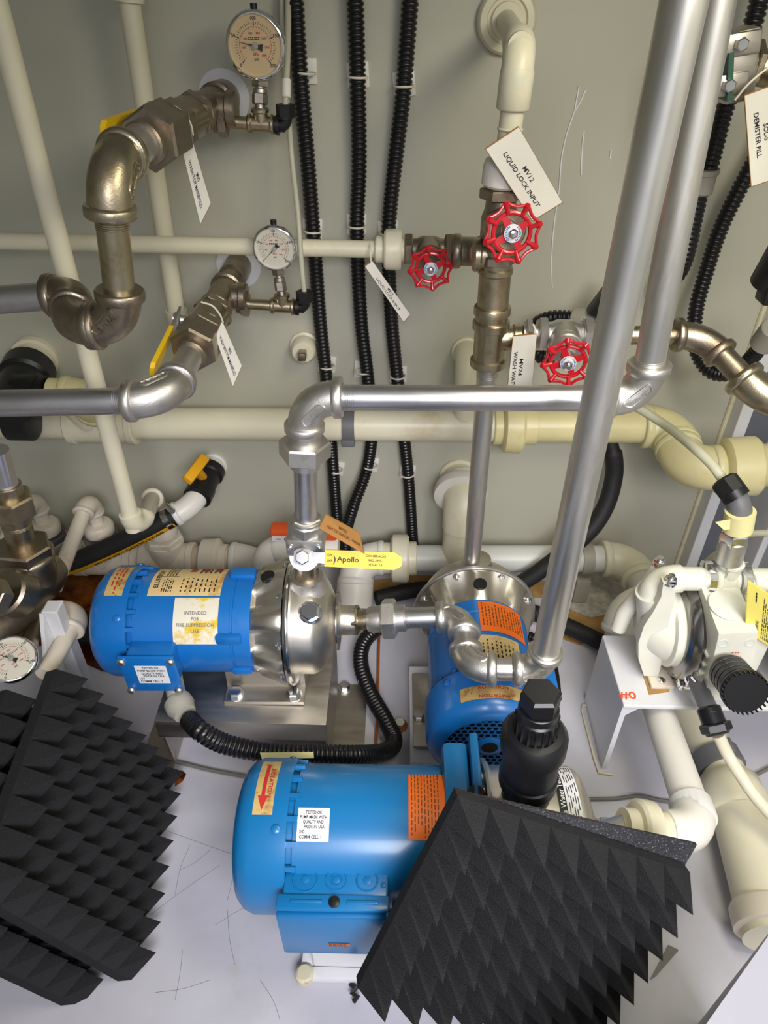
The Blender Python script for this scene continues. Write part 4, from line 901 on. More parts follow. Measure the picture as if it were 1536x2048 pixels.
# ------------------------------------------------------------------ the long grey run above the left pump and the tall pipes
YG = 0.76
LG = Thing('stainless_pipe_run', 'long grey stainless run from the left pump, crossing right, then climbing out of frame', 'pipe')
g0 = P1(xd1, 0, dims1['rcasing'] / K1 + 0.01); g1 = W(608, 795, g0.y); dG = (g1 - g0).normalized(); G = lambda v: lu(g0, g1, v, 1)
gx = W(1286, 797, YG); dX = (gx - g1).normalized()
LG.p('stub', ring_pipe(G(1172), G(1110), RP * 1.06, 0.006, 0), 'steel_gold')
BV = Thing('ball_valve', 'stainless ball valve on the left pump with a long yellow printed lever', 'valve', 'lever ball valves')
BV.p('body', MB().lathe(G(1122), dG, [(0, 0.021), (0.004, 0.024), (0.020, 0.026), (0.038, 0.026), (0.040, 0.023)], 28).box(G(1075), (0.052, 0.050, 0.030), None, 0.004), 'steel')
BV.p('end_hex', MB().hexa(G(1062), G(1040), 0.0235, 0.002, 8), 'steel'); BV.p('upper_cap', MB().lathe(G(1046), dG, [(0, 0.0225), (0.008, 0.022), (0.010, 0.019)], 24), 'steel')
for s in (-1, 1): BV.p('body_bolt', MB().lathe(G(1072) + V((0.020 * s, -0.026, 0)), -EY, [(0, 0.004), (0.002, 0.004), (0.003, 0.003)], 10), 'steel_bright')
sc_ = G(1110); sf = V((0, -0.80, 0.60)).normalized(); hb = sc_ + sf * 0.040
BV.p('stem', MB().cyl(sc_, hb + sf * 0.006, 0.0075, 16).lathe(sc_ + sf * 0.018, sf, [(0, 0.018), (0.004, 0.021), (0.010, 0.021)], 24), 'steel')
BV.p('stem_nut', MB().hexa(hb + sf * 0.003, hb + sf * 0.011, 0.009), 'steel_bright')
hx = (W(790, 1122, hb.y) - hb); hx = (hx - sf * hx.dot(sf)).normalized(); hy = sf.cross(hx)
lv = BV.p('lever', MB().prism([(-0.013, -0.008), (-0.006, -0.012), (0.006, -0.012), (0.016, -0.007), (0.040, -0.008), (0.040, 0.008), (0.016, 0.007), (0.006, 0.012), (-0.006, 0.012), (-0.013, 0.008)], hb, hx, hy, sf, -0.0015, 0.0015), 'steel_dark')
ga, gb = 0.030, 0.136
BV.p('grip', MB().prism([(ga, -0.0115), (gb - 0.010, -0.012), (gb, -0.006), (gb, 0.006), (gb - 0.010, 0.012), (ga, 0.0115)], hb, hx, hy, sf, -0.004, 0.004), 'yellow', sub=lv, smooth=0)
m = MB(); fnh = lambda x, y: hb + hx * x + hy * y + sf * 0.0046
text_on(m, [('Apollo', 0.062, 0.000, 0.0072, 0.030, 'c'), ('CONBRACO', 0.100, 0.0060, 0.0030, 0.028, 'c'), ('IND., INC.', 0.100, 0.0, 0.0030, 0.020, 'c'), ('U.S.A. 13', 0.100, -0.0060, 0.0030, 0.018, 'c'), ('ON', 0.037, 0.005, 0.0032, None, 'c'), ('OFF', 0.037, -0.003, 0.0032, None, 'c'), (')', 0.0435, 0.000, 0.009, None, 'c')], fnh)
BV.p('grip_lettering', m, 'ink', sub=lv, smooth=0)
LG.p('pipe', ring_pipe(G(1042), G(915), RP * 0.95, 0.008, 0.012), 'steel_pipe')
union_nut(LG, G(932), G(862), RP * 0.95, 'steel', 1.85)
LG.p('nipple', ring_pipe(G(868), G(845), RP * 0.95, 0.010, 0), 'steel_gold')
m = MB().elbow(g1, -dG, dX, 0.0214, 0.044, 0.0255, 0.010, 24, 14); oval_mark(m, g1, -dG, dX, 0.0214, 0.044)
LG.p('elbow', m, 'steel', smooth=50)
LG.p('pipe', ring_pipe(g1 + dX * 0.042, gx - dX * 0.03, RP * 0.95, 0.020, 0.0), 'steel_pipe')
gt = W(1444, -60, YG); dT = (gt - gx).normalized()
m = MB().elbow(gx, -dX, dT, 0.0214, 0.044, 0.0255, 0.010, 24, 14); oval_mark(m, gx, -dX, dT, 0.0214, 0.044)
LG.p('elbow', m, 'steel', smooth=50)
LG.p('pipe', ring_pipe(gx + dT * 0.040, gt, 0.0170, 0.012, 0), 'steel_tall')
# left pump suction to the tall pipe
SU = Thing('stainless_pipe_run', 'stainless run from the left pump mouth through three elbows up the tall pipe', 'pipe')
s0 = P1(xe1 - 0.005, 0, 0); s1 = W(925, 1232, YG - 0.012); dS = (s1 - s0).normalized(); S = lambda u: lu(s0, s1, u)
SU.p('nipple', ring_pipe(s0, S(760), RP * 0.95, 0.02), 'steel_gold')
SU.p('hex_nipple', MB().hexa(S(706), S(718), 0.0205), 'steel_gold')
SU.p('union_body', MB().lathe(S(736), dS, [(0, 0.018), (0.006, 0.0205), (0.022, 0.0205)], 24).cyl(S(790), S(812), 0.0205, 24, bev=0.001), 'steel')
SU.p('union_nut', MB().hexa(S(765), S(792), 0.0275, 0.003), 'steel')
SU.p('pipe', ring_pipe(S(806), S(885), 0.0160, 0.010, 0.006), 'steel_pipe')
s2 = H(935, 1338, s1.z - 0.002); d12 = (s2 - s1).normalized()
m = MB().elbow(s1, -dS, d12, 0.0204, 0.036, 0.0242, 0.010, 24, 14); oval_mark(m, s1, -dS, d12, 0.0204, 0.036)
SU.p('elbow', m, 'steel', smooth=50)
SU.p('nipple', ring_pipe(s1 + d12 * 0.03, s2 - d12 * 0.03, RP), 'steel_pipe')
s3 = W(1083, 1340, s2.y - 0.005); d23 = (s3 - s2).normalized()
m = MB().elbow(s2, -d12, d23, 0.0204, 0.036, 0.0242, 0.010, 24, 14); oval_mark(m, s2, -d12, d23, 0.0204, 0.036)
SU.p('elbow', m, 'steel', smooth=50)
SU.p('nipple', ring_pipe(s2.lerp(s3, 0.25), s2.lerp(s3, 0.75), RP * 0.95, 0.016, 0.016), 'steel_pipe')
st_ = W(1383, -70, s3.y + 0.015); dU = (st_ - s3).normalized()
m = MB().elbow(s3, -d23, dU, 0.0204, 0.036, 0.0242, 0.010, 24, 14); oval_mark(m, s3, -d23, dU, 0.0204, 0.036)
SU.p('elbow', m, 'steel', smooth=50)
SU.p('pipe', ring_pipe(s3 + dU * 0.03, st_, 0.0182, 0.012, 0), 'steel_tall')
name_tag('brown stained tag lettered heat exchanger warm on the left pump valve', [(651, 1028, 0.730), (719, 1066, 0.720), (729, 1108, 0.720), (637, 1056, 0.730)], [('MV22', 0.52, 0.70, 0.17, 0.20), ('HEAT EXCHANGER - WARM', 0.54, 0.40, 0.17, 0.80)], mt='tag_brown', ink='ink_brown',
         tie=[(590, 1046, 0.735), (612, 1052, 0.728), (640, 1040, 0.730)])

# ------------------------------------------------------------------ big ivory pipe along the wall
YP = 1.11
BP = pvc_run('plastic_pipe', 'thick yellowed pipe running the whole width of the wall below the red wheels', 'pvc_yellow')
q0, q1 = W(-60, 845, YP), W(1345, 853, YP); dq = (q1 - q0).normalized(); Q_ = lambda u: lu(q0, q1, u)
BP.p('pipe', MB().cyl(q0, Q_(1295), 0.0295, 32), 'pvc')
BP.p('pipe', MB().cyl(Q_(1065), Q_(1295), 0.0302, 32), 'pvc_yellow')
BP.p('tee', MB().tee(Q_(140), Q_(275), 0.0365, Q_(190), V((-0.1, -0.2, 0.9)), 0.050, 0.0345, 0.0395, 0.012), 'pvc')
BP.p('union_body', MB().cyl(Q_(986), Q_(1006), 0.0345, 32, bev=0.002).cyl(Q_(1045), Q_(1072), 0.0350, 32, bev=0.002), 'pvc_yellow')
BP.p('union_nut', MB().lathe(Q_(1004), dq, [(0, 0.042), (0.004, 0.049), (0.032, 0.051), (0.037, 0.046)], 20), 'pvc_yellow')
q2 = W(1368, 940, 1.00)
BP.p('elbow', MB().elbow(q1, -dq, (q2 - q1), 0.0375, 0.054, 0.0395, 0.012, 28, 14), 'pvc_yellow', smooth=60)
q3 = W(1620, 925, 0.99); d23q = (q3 - q2).normalized()
BP.p('elbow', MB().elbow(q2, (q1 - q2), d23q, 0.0375, 0.056, 0.0395, 0.012, 28, 14), 'pvc_yellow', smooth=60)
BP.p('pipe', MB().cyl(q2 + d23q * 0.04, q3, 0.032, 32), 'pvc_yellow')
c = lu(q2, q3, 1445); BP.p('end_union', MB().lathe(c, d23q, [(0, 0.040), (0.006, 0.050), (0.050, 0.0505), (0.056, 0.045), (0.057, 0.036), (0.075, 0.036)], 28), 'pvc_yellow')
K = Thing('pipe_clamp', 'dark grey plastic clamp around the thick wall pipe', 'clamp')
K.p('saddle', MB().lathe(Q_(686), dq, [(0, 0.0300), (0, 0.0325), (0.022, 0.0325), (0.022, 0.0300)], 32).cyl(Q_(697), V((Q_(697).x, YW, Q_(697).z)), 0.010, 12), 'grey_plastic')
K.p('latch', MB().box(Q_(697) + V((0, -0.026, -0.022)), (0.024, 0.012, 0.014), None, 0.002), 'grey_plastic')
# black valve at the far left with its wall fitting
BLV = Thing('black_valve', 'bulky black plastic valve at the left edge on the wall fitting', 'valve')
w0 = W(72, 712, YW); w1 = W(30, 800, 1.03)
BLV.p('wall_fitting', MB().lathe(w0, w1 - w0, [(0, 0.040), (0.012, 0.040), (0.013, 0.034), (0.05, 0.034)], 32), 'pvc')
dw = (w1 - w0).normalized()
BLV.p('body', MB().lathe(w0 + dw * 0.040, dw, [(0, 0.036), (0.004, 0.044), (0.040, 0.044), (0.045, 0.038), (0.090, 0.036), (0.12, 0.034)], 24), 'black_plastic')
BLV.p('outlet', MB().lathe(W(40, 790, 1.04), EX + EZ * 0.05, [(0, 0.036), (0.035, 0.036), (0.037, 0.031), (0.05, 0.031)], 24).lathe(W(20, 840, 1.06), EX, [(0, 0.036), (0.04, 0.036), (0.042, 0.03)], 24), 'black_plastic')
pe = W(188, 795, 1.045)
BP.p('elbow', MB().elbow(pe, W(90, 790, 1.04) - pe, (Q_(190) - pe), 0.032, 0.048, 0.034, 0.010, 28, 12), 'pvc_yellow', smooth=60)
BP.p('branch_pipe', MB().cyl(W(100, 790, 1.04), pe + (W(100, 790, 1.04) - pe).normalized() * 0.04, 0.0285, 28), 'pvc_yellow')
# threaded stub plug on the wall, bulkheads
SP = Thing('wall_plug', 'ivory wall stub with a square steel plug between the conduits and lower ball valve', 'plug')
c = W(610, 690, YW)
SP.p('bulkhead', MB().lathe(c, -EY, [(0, 0.026), (0.006, 0.026), (0.008, 0.022), (0.030, 0.021), (0.034, 0.018)], 28), 'pvc'); SP.p('square_plug', MB().box(c - EY * 0.042, (0.014, 0.024, 0.014), None, 0.002), 'steel_brown')
UB = pvc_run('plastic_pipe', 'ivory bulkhead elbow dropping from the wall behind the valve column', 'pvc')
c = W(932, 700, YW); ce = W(936, 725, 1.105)
UB.p('bulkhead', MB().lathe(c, -EY, [(0, 0.026), (0.008, 0.026), (0.010, 0.0225), (0.03, 0.022)], 28), 'pvc'); UB.p('elbow', MB().elbow(ce, EY, -EZ, 0.021, 0.04), 'pvc', smooth=60)
UB.p('pipe', MB().cyl(ce - EZ * 0.03, V((ce.x, ce.y, Q_(936).z + 0.02)), 0.0185, 24), 'pvc')
LB = pvc_run('plastic_pipe', 'wide ivory elbow from the wall dropping to the lower manifold behind the column', 'pvc')
c = W(918, 950, YW); ce = W(927, 1005, 1.085)
LB.p('bulkhead', MB().lathe(c, -EY, [(0, 0.040), (0.008, 0.040), (0.010, 0.034), (0.03, 0.034)], 32), 'pvc'); LB.p('collar', MB().lathe(c - EY * 0.04 - EZ * 0.004, -EY - EZ * 0.2, [(0, 0.050), (0.010, 0.053), (0.020, 0.052), (0.024, 0.042)], 36), 'pvc_white')
LB.p('elbow', MB().elbow(ce, EY + EZ * 0.2, -EZ, 0.0375, 0.060), 'pvc', smooth=60)
LB.p('pipe', MB().cyl(ce - EZ * 0.05, V((ce.x, ce.y, 0.105)), 0.0345, 32), 'pvc')

# ------------------------------------------------------------------ lower manifold at the left
YM = 1.085
LM = pvc_run('plastic_manifold', 'lower ivory manifold along the foot of the wall with upright elbows, left half', 'pvc_lower', 'lower manifolds')
m0, m1 = W(-70, 1112, YM), W(520, 1122, YM); dm = (m1 - m0).normalized(); M_ = lambda u: lu(m0, m1, u)
LM.p('pipe', MB().cyl(m0, M_(505), 0.0285, 32), 'pvc_lower')
for k, (ut, pxe, far) in enumerate(((112, (88, 992), (-30, 1150)), (216, (203, 996), (108, 1178)), (338, (316, 990), None))):
    b = M_(ut); d = UP
    LM.p('tee', MB().tee(b - dm * 0.055, b + dm * 0.055, 0.0345, b, d, 0.052, 0.0345, 0.0370, 0.012, 28), 'pvc_lower')
    LM.p('hex_bushing', MB().hexa(b + d * 0.048, b + d * 0.064, 0.0335, 0.002), 'grey_plastic' if k < 2 else 'pvc_lower')
    LM.p('reducer', MB().lathe(b + d * 0.066, d, [(0, 0.020), (0.004, 0.029), (0.020, 0.030), (0.026, 0.026), (0.028, 0.018)], 28), 'pvc_lower')
    e = V((b.x, b.y, W(pxe[0], pxe[1], YM).z)); f = W(far[0], far[1], 0.90) if far else a1 + V((0.01, 0.03, 0))
    LM.p('riser', MB().cyl(b + d * 0.088, e - d * 0.02, 0.0135, 20), 'pvc_lower')
    LM.p('elbow', MB().elbow(e, -d, (f - e), 0.0190, 0.036, 0.0205, 0.006), 'pvc_lower', smooth=60)
    LM.p('pipe', MB().cyl(e + (f - e).normalized() * 0.03, f, 0.0138, 20), 'pvc_lower')
c = M_(402)
LM.p('union_nut', MB().lathe(c, dm, [(0, 0.034), (0.005, 0.044), (0.036, 0.046), (0.042, 0.040), (0.043, 0.034), (0.056, 0.034)], 26), 'pvc_lower')
LM.p('elbow', MB().elbow(m1, -dm, V((0.1, -0.9, -0.25)), 0.0365, 0.056, 0.0385, 0.010, 28, 14), 'pvc_white', smooth=60)
LM.p('drop_pipe', MB().cyl(m1 + V((0.004, -0.04, -0.012)), m1 + V((0.014, -0.13, -0.04)), 0.031, 28), 'pvc_grey')
# ------------------------------------------------------------------ middle manifold
MM = pvc_run('plastic_manifold', 'grey white lower pipe right of the orange handle, with a wide union nut', 'pvc_grey', 'lower manifolds')
n0, n1 = W(712, 1116, YM), W(1262, 1118, YM); dn_ = (n1 - n0).normalized(); N_ = lambda u: lu(n0, n1, u)
MM.p('pipe', MB().cyl(N_(820), N_(1215), 0.0275, 32), 'pvc_grey')
MM.p('union_body', MB().cyl(N_(750), N_(786), 0.0325, 28, bev=0.002), 'pvc'); MM.p('union_nut', MB().lathe(N_(782), dn_, [(0, 0.040), (0.004, 0.049), (0.032, 0.0495), (0.037, 0.045)], 24), 'pvc')
MM.p('union_collar', MB().cyl(N_(815), N_(833), 0.0350, 28, bev=0.002), 'pvc')
MM.p('elbow', MB().elbow(n0, dn_, V((-0.02, -0.75, -0.65)), 0.0345, 0.054, 0.0365, 0.010, 28, 14), 'pvc_white', smooth=60)
MM.p('drop_pipe', MB().cyl(n0 + V((0, -0.03, -0.03)), n0 + V((-0.002, -0.075, -0.07)), 0.0375, 28), 'pvc_white')
g_ = V((0.10, -0.95, -0.10)).normalized()
MM.p('elbow', MB().elbow(n1, -dn_, g_, 0.0355, 0.056, 0.0375, 0.012, 28, 14), 'pvc', smooth=60)
MM.p('pipe', MB().cyl(n1 + g_ * 0.04, n1 + g_ * 0.16, 0.0285, 28), 'pvc_grey')
for px in ((1171, 1100),):
    K = Thing('pipe_clip', 'grey plastic clip under the lower grey white pipe', 'clip')
    q = N_(1171)
    K.p('ring', MB().lathe(q - dn_ * 0.010, dn_, [(0, 0.0280), (0, 0.0325), (0.022, 0.0325), (0.022, 0.0280)], 28), 'grey_light'); K.p('base', MB().box((q.x, q.y, q.z / 2 - 0.018), (0.03, 0.05, max(0.02, q.z - 0.045)), None, 0.003), 'grey_light')
EB = pvc_run('plastic_pipe', 'ivory elbow low behind the white pump table', 'pvc')
c = W(1250, 1205, 0.93)
EB.p('elbow', MB().elbow(c, EX, V((-0.08, -0.5, -0.85)), 0.034, 0.052, 0.036, 0.010, 28, 14), 'pvc_white', smooth=60); EB.p('pipe', MB().cyl(c + EX * 0.04, c + EX * 0.16, 0.028, 28), 'pvc_white')
EB.p('drop_pipe', MB().cyl(c + V((-0.003, -0.02, -0.034)), c + V((-0.0095, -0.06, -0.102)), 0.028, 28), 'pvc_white')
# orange handled plastic valve behind the left pump valve
OV = Thing('plastic_valve', 'white plastic valve with an orange handle behind the left pump valve', 'valve')
c = W(612, 1098, 0.98)
OV.p('body', MB().lathe(c - EX * 0.06, EX, [(0, 0.026), (0.01, 0.032), (0.045, 0.034), (0.075, 0.034), (0.11, 0.032), (0.12, 0.026)], 28).lathe(c - UP * 0.03, UP, [(0, 0.030), (0.055, 0.030), (0.060, 0.026)], 28), 'pvc_white')
gp = OV.p('handle', MB().box(c + UP * 0.042, (0.122, 0.030, 0.024), None, 0.007), 'orange')
OV.p('handle_label', MB().box(c + V((-0.036, -0.0155, 0.036)), (0.042, 0.001, 0.011)), 'label_white', sub=gp, smooth=0)
m = MB(); text_on(m, [('CLO', -0.026, 0.036, 0.008, 0.019, 'c'), ('<>', -0.045, 0.036, 0.005, 0.011, 'c')], lambda x, y: c + V((x, -0.0166, y))); OV.p('handle_lettering', m, 'ink', sub=gp, smooth=0)
OV.p('outlet', MB().elbow(c - EX * 0.075, EX, V((0, -0.3, -1)), 0.028, 0.045), 'pvc_white', smooth=60)
# ------------------------------------------------------------------ hose with yellow stripe and its wall valve
WV = Thing('plastic_valve', 'black plastic wall valve with an amber lever above the hose', 'valve')
w0 = W(428, 928, YW); w1 = W(386, 1012, 1.055); dw = (w1 - w0).normalized(); Lw = (w1 - w0).length
WV.p('wall_bush', MB().lathe(w0, -EY, [(0, 0.027), (0.006, 0.027), (0.008, 0.023), (0.03, 0.022)], 28), 'pvc_white')
WV.p('body', MB().lathe(w0 + dw * Lw * 0.10, dw, [(0, 0.024), (0.004, 0.0285), (0.020, 0.0285), (0.023, 0.0245), (0.055, 0.0245), (0.058, 0.027), (0.085, 0.027), (0.088, 0.022)], 24), 'black_plastic')
hc_ = W(392, 938, 1.075); hd_ = (W(372, 965, 1.03) - W(408, 918, 1.09)).normalized()
hn = (CAMP - hc_).normalized(); hn = (hn - hd_ * hn.dot(hd_)).normalized(); hs = hd_.cross(hn)
WV.p('handle', MB().box(hc_, (0.066, 0.020, 0.016), Matrix((hd_, hs, hn)).transposed(), 0.004), 'amber'); WV.p('handle_post', MB().cyl(hc_, w0 + dw * Lw * 0.42, 0.009, 14), 'amber')
he = w1 + dw * 0.012; hz = [he, W(345, 1032, 1.040), W(290, 1062, 1.028), W(215, 1098, 1.022), W(140, 1128, 1.022), W(40, 1155, 1.02), W(-60, 1170, 1.02)]
WV.p('elbow', MB().elbow(w1, -dw, hz[1] - w1, 0.0215, 0.036, 0.024, 0.008), 'pvc_white', smooth=60)
HS = Thing('rubber_hose', 'black rubber hose with a yellow printed stripe at the left', 'hose')
hp = spl(hz[1:], 8); HS.p('hose', MB().tube([W(352, 1029, 1.043)] + hp, 0.0205, 16), 'black_rubber')
m = MB(); mt_ = MB(); acc = 0.0; down = V((0.05, -0.84, -0.54)).normalized(); rows = []
for i, p in enumerate(hp):
    t = (hp[min(i + 1, len(hp) - 1)] - hp[max(i - 1, 0)]).normalized(); o = (down - t * down.dot(t)).normalized(); u2 = t.cross(o)
    if u2.z < 0: u2 = -u2
    rows.append((p, o, u2)); acc += 0 if i == 0 else (p - hp[i - 1]).length
vs = []
for p, o, u2 in rows:
    for w in (-0.32, 0.0, 0.32):
        vs.append(p + (o * math.cos(w) + u2 * math.sin(w)) * 0.0210)
m.add(vs, [(i * 3 + j, i * 3 + j + 1, (i + 1) * 3 + j + 1, (i + 1) * 3 + j) for i in range(len(rows) - 1) for j in range(2)])
sp_ = HS.p('stripe', m, 'amber')
sa, sb = W(300, 1082, 1.0), W(132, 1158, 0.945)
def stripe_fn(x, y):
    # x: metres along the hose from its clamp end towards the left, read right to left on the picture
    i = 0; L = 0.0
    X = 0.235 - x
    while i < len(hp) - 2 and L + (hp[i + 1] - hp[i]).length < X: L += (hp[i + 1] - hp[i]).length; i += 1
    w = (X - L) / (hp[i + 1] - hp[i]).length; p = hp[i].lerp(hp[i + 1], w); o, u2 = rows[i][1], rows[i][2]; a = y / 0.021
    return p + (o * math.cos(a) + u2 * math.sin(a)) * 0.0216
text_on(mt_, [('GOODYEAR', 0.125, 0.0, 0.0075, 0.085, 'l'), ('MADE BY', 0.050, 0.0, 0.006, 0.062, 'l')], stripe_fn); HS.p('stripe_lettering', mt_, 'ink', sub=sp_, smooth=0)
cd_ = (hp[1] - hp[0]).normalized()
HC = Thing('hose_clamp', 'steel worm clamp at the end of the striped hose', 'clamp')
HC.p('band', MB().lathe(hp[0] + cd_ * 0.002, cd_, [(0, 0.0208), (0, 0.0222), (0.012, 0.0222), (0.012, 0.0208)], 28), 'steel_bright'); HC.p('screw', MB().cyl(hp[0] + V((-0.006, -0.002, 0.026)), hp[0] + V((0.010, -0.020, 0.026)), 0.0055, 12), 'steel_bright')
# ------------------------------------------------------------------ stainless check valve, gauge and bracket at the left edge
CV = Thing('check_valve', 'heavy stainless check valve with union nut at the left edge', 'valve')
c0, c1 = W(2, 935, 0.80), W(66, 1165, 0.80); dc = (c1 - c0).normalized(); Cv = lambda v: lu(c0, c1, v, 1)
CV.p('pipe', ring_pipe(Cv(900), Cv(975), 0.0165, 0, 0.010), 'steel_pipe'); CV.p('union_body', MB().cyl(Cv(968), Cv(992), 0.0205, 24, bev=0.001), 'steel_gold')
CV.p('union_nut', MB().hexa(Cv(990), Cv(1028), 0.0285, 0.003), 'steel_gold'); CV.p('union_tail', MB().cyl(Cv(1026), Cv(1046), 0.0215, 24, bev=0.002), 'steel_gold')
CV.p('nipple', ring_pipe(Cv(1044), Cv(1098), 0.0205, 0.006, 0.010), 'steel_gold')
CV.p('cap_hex', MB().hexa(Cv(1088), Cv(1112), 0.036, 0.003), 'steel_brown')
CV.p('bonnet', MB().lathe(Cv(1104), dc, [(0, 0.038), (0.004, 0.042), (0.012, 0.042), (0.015, 0.038), (0.05, 0.040), (0.075, 0.038), (0.09, 0.03)], 32), 'steel_brown', smooth=50)
bd = (W(-10, 1245, 0.72) - Cv(1165)).normalized()
CV.p('body', MB().lathe(Cv(1165), bd, [(-0.045, 0.030), (-0.03, 0.038), (0.0, 0.041), (0.06, 0.040), (0.10, 0.042), (0.12, 0.042), (0.122, 0.036)], 32), 'steel_brown', smooth=50)
e_ = W(10, 1190, 0.70); CV.p('side_cap', MB().lathe(e_ - V((0, -0.03, 0.03)), V((-0.25, -0.55, 0.8)), [(0, 0.034), (0.03, 0.034), (0.034, 0.030)], 28).hexa(e_ + V((-0.003, -0.010, 0.002)), e_ + V((-0.009, -0.022, 0.018)), 0.024, 0.002), 'steel_brown')
gC = W(22, 1318, 0.64)
pressure_gauge('round gauge with a white dial at the left edge above the foam', gC, (CAMP - gC).normalized() + V((-0.12, 0.20, 0.25)), 0.034, 'dial', 75, None, up=V((-0.35, 0.25, 1)))
CV.p('gauge_riser', MB().cyl(gC + V((0.004, 0.03, -0.02)), gC + V((-0.03, 0.12, -0.05)), 0.012, 16), 'steel_brown')
b_ = W(96, 1212, 0.735)
BR = Thing('steel_bracket', 'white painted upright bracket beside the left check valve', 'bracket')
BR.p('upright', MB().box((b_.x + 0.006, b_.y, b_.z / 2), (0.024, 0.026, b_.z), None, 0.002), 'white_paint', smooth=0)
BR.p('web', MB().prism([(b_.y - 0.014, b_.z - 0.002), (b_.y - 0.014, 0.001), (b_.y - 0.15, 0.001), (b_.y - 0.15, 0.02)], (b_.x - 0.008, 0, 0), EY, EZ, EX, 0, 0.006), 'white_paint', smooth=0)
BR.p('foot_plate', MB().box((b_.x - 0.05, b_.y - 0.07, 0.003), (0.16, 0.17, 0.006)), 'white_paint', smooth=0)
PE = pvc_run('plastic_pipe', 'short ivory elbow and pipe coming forward over the foam at the left', 'pvc_lower')
pa = W(163, 1226, 0.78); pb = W(88, 1350, 0.655); dpb = (pb - pa).normalized()
PE.p('elbow', MB().elbow(pa, -EX, dpb, 0.0195, 0.036, 0.0205, 0.006), 'pvc_lower', smooth=60); PE.p('pipe', MB().cyl(pa + dpb * 0.03, pb, 0.0128, 20), 'pvc_lower'); PE.p('stub', MB().cyl(pa - EX * 0.03, pa - EX * 0.07, 0.0140, 20), 'pvc_lower')

# ------------------------------------------------------------------ acoustic foam panels
def foam_panel(label, B, A, C, n=8, th=0.016, ph=0.040, back=False, hide=False):
    """B: corner, A and C its neighbours; pyramids towards the camera unless back"""
    B, A, C = V(B), V(A), V(C); ex, ey = (A - B), (C - B); nn = ex.cross(ey).normalized()
    if (nn.dot(CAMP - B) < 0): nn = -nn
    if back: nn = -nn
    T = Thing('foam_panel', label, 'foam panel', 'black acoustic foam panels')
    T.p('sheet', MB().add([B, A, A + ey, C] + [p - nn * th for p in (B, A, A + ey, C)], [(0, 1, 2, 3), (7, 6, 5, 4)] + [(i, (i + 1) % 4, (i + 1) % 4 + 4, i + 4) for i in range(4)]), 'foam_back' if back else 'foam', smooth=0)
    u, v = ex / n, ey / n; me = None
    if back:
        m = MB()
        for i in range(n):
            for j in range(n):
                o = B + u * i + v * j; m.add([o, o + u, o + u + v, o + v, o + (u + v) * 0.5 + nn * ph], [(0, 1, 4), (1, 2, 4), (2, 3, 4), (3, 0, 4)])
        o_ = T.p('pyramids', m, 'foam', smooth=0); o_['kind'] = 'stuff'
        return T
    ob = T.p('pyramid', MB().add([B, B + u, B + u + v, B + v, B + (u + v) * 0.5 + nn * ph], [(0, 1, 4), (1, 2, 4), (2, 3, 4), (3, 0, 4)]), 'foam', smooth=0)
    base = ob.location.copy()
    for i in range(n):
        for j in range(n):
            if i or j:
                c = ob.copy(); col.objects.link(c); c.location = base + u * i + v * j; T.parts.append(c)
    return T
def scaled(k, *P): return [CAMP + (V(p) - CAMP) * k for p in P]
def shift(P, d): return [p + d for p in P]
LA, LB_, LC = scaled(0.964, (-0.478, 0.650, 0.255), (-0.375, 0.668, -0.032), (-0.344, 0.364, -0.039))
foam_panel('front black pyramid foam panel of the left pair, leaning', LB_, LA, LC, ph=0.044)
nl = (LA - LB_).cross(LC - LB_).normalized()
if nl.dot(CAMP - LB_) < 0: nl = -nl
foam_panel('rear black pyramid foam panel of the left pair, mostly covered', *shift((LB_, LA, LC), -nl * 0.062 + (LC - LB_).normalized() * 0.022 + (LA - LB_).normalized() * 0.012), ph=0.042)
nr = V((0.16, -0.92, 0.32)).normalized(); pt0 = CAMP + ray(915, 1592) * 0.690
def on_plane(u, v, o): r = ray(u, v); return CAMP + r * ((o - CAMP).dot(nr) / r.dot(nr))
RB_, RA, RC = pt0, on_plane(1380, 1745, pt0), on_plane(715, 1975, pt0)
foam_panel('front black pyramid foam panel of the right pair against the teal pump', RB_, RA, RC, ph=0.046, th=0.013)
# the rear one shows its flat speckled back
p0 = pt0 - nr * 0.0205; q1_, q2_ = on_plane(930, 1582, p0), on_plane(1390, 1684, p0); ex2 = (q2_ - q1_).normalized(); ey2 = nr.cross(ex2)
if ey2.dot(RC - RB_) < 0: ey2 = -ey2
foam_panel('rear foam panel of the right pair showing its flat speckled back', q1_, q2_, q1_ + ey2 * (RC - RB_).length * 1.08, back=True, th=0.004, ph=0.022)

# ------------------------------------------------------------------ white table with the air driven pump
ZT = 0.172
TB = Thing('pump_table', 'white painted steel table under the white diaphragm pump', 'table')
ta, tb2, tc_ = H(1246, 1411, ZT), H(1206, 1270, ZT), H(1545, 1432, ZT); xl = (ta.x + tb2.x) / 2; yf2 = ta.y; yb2 = tb2.y; xr = xl + 0.36
TB.p('top', MB().box(((xl + xr) / 2, (yf2 + yb2) / 2, ZT - 0.004), (xr - xl, yb2 - yf2, 0.008), None, 0.002), 'white_paint', smooth=0)
for x in (xl, xr - 0.008):
    TB.p('side_plate', MB().prism([(yf2 + 0.002, ZT - 0.008), (yb2 - 0.002, ZT - 0.008), (yb2 - 0.002, 0.0), (yf2 + 0.002, 0.0)], (x, 0, 0), EY, EZ, EX, 0, 0.008), 'white_paint', smooth=0)
    TB.p('gusset', MB().prism([(0, 0), (0.022, 0), (0, -0.022)], (x + 0.008 if x == xl else x, yf2 + 0.004, ZT - 0.008), EX if x == xl else -EX, EZ, EY, 0, 0.006), 'white_paint', smooth=0)
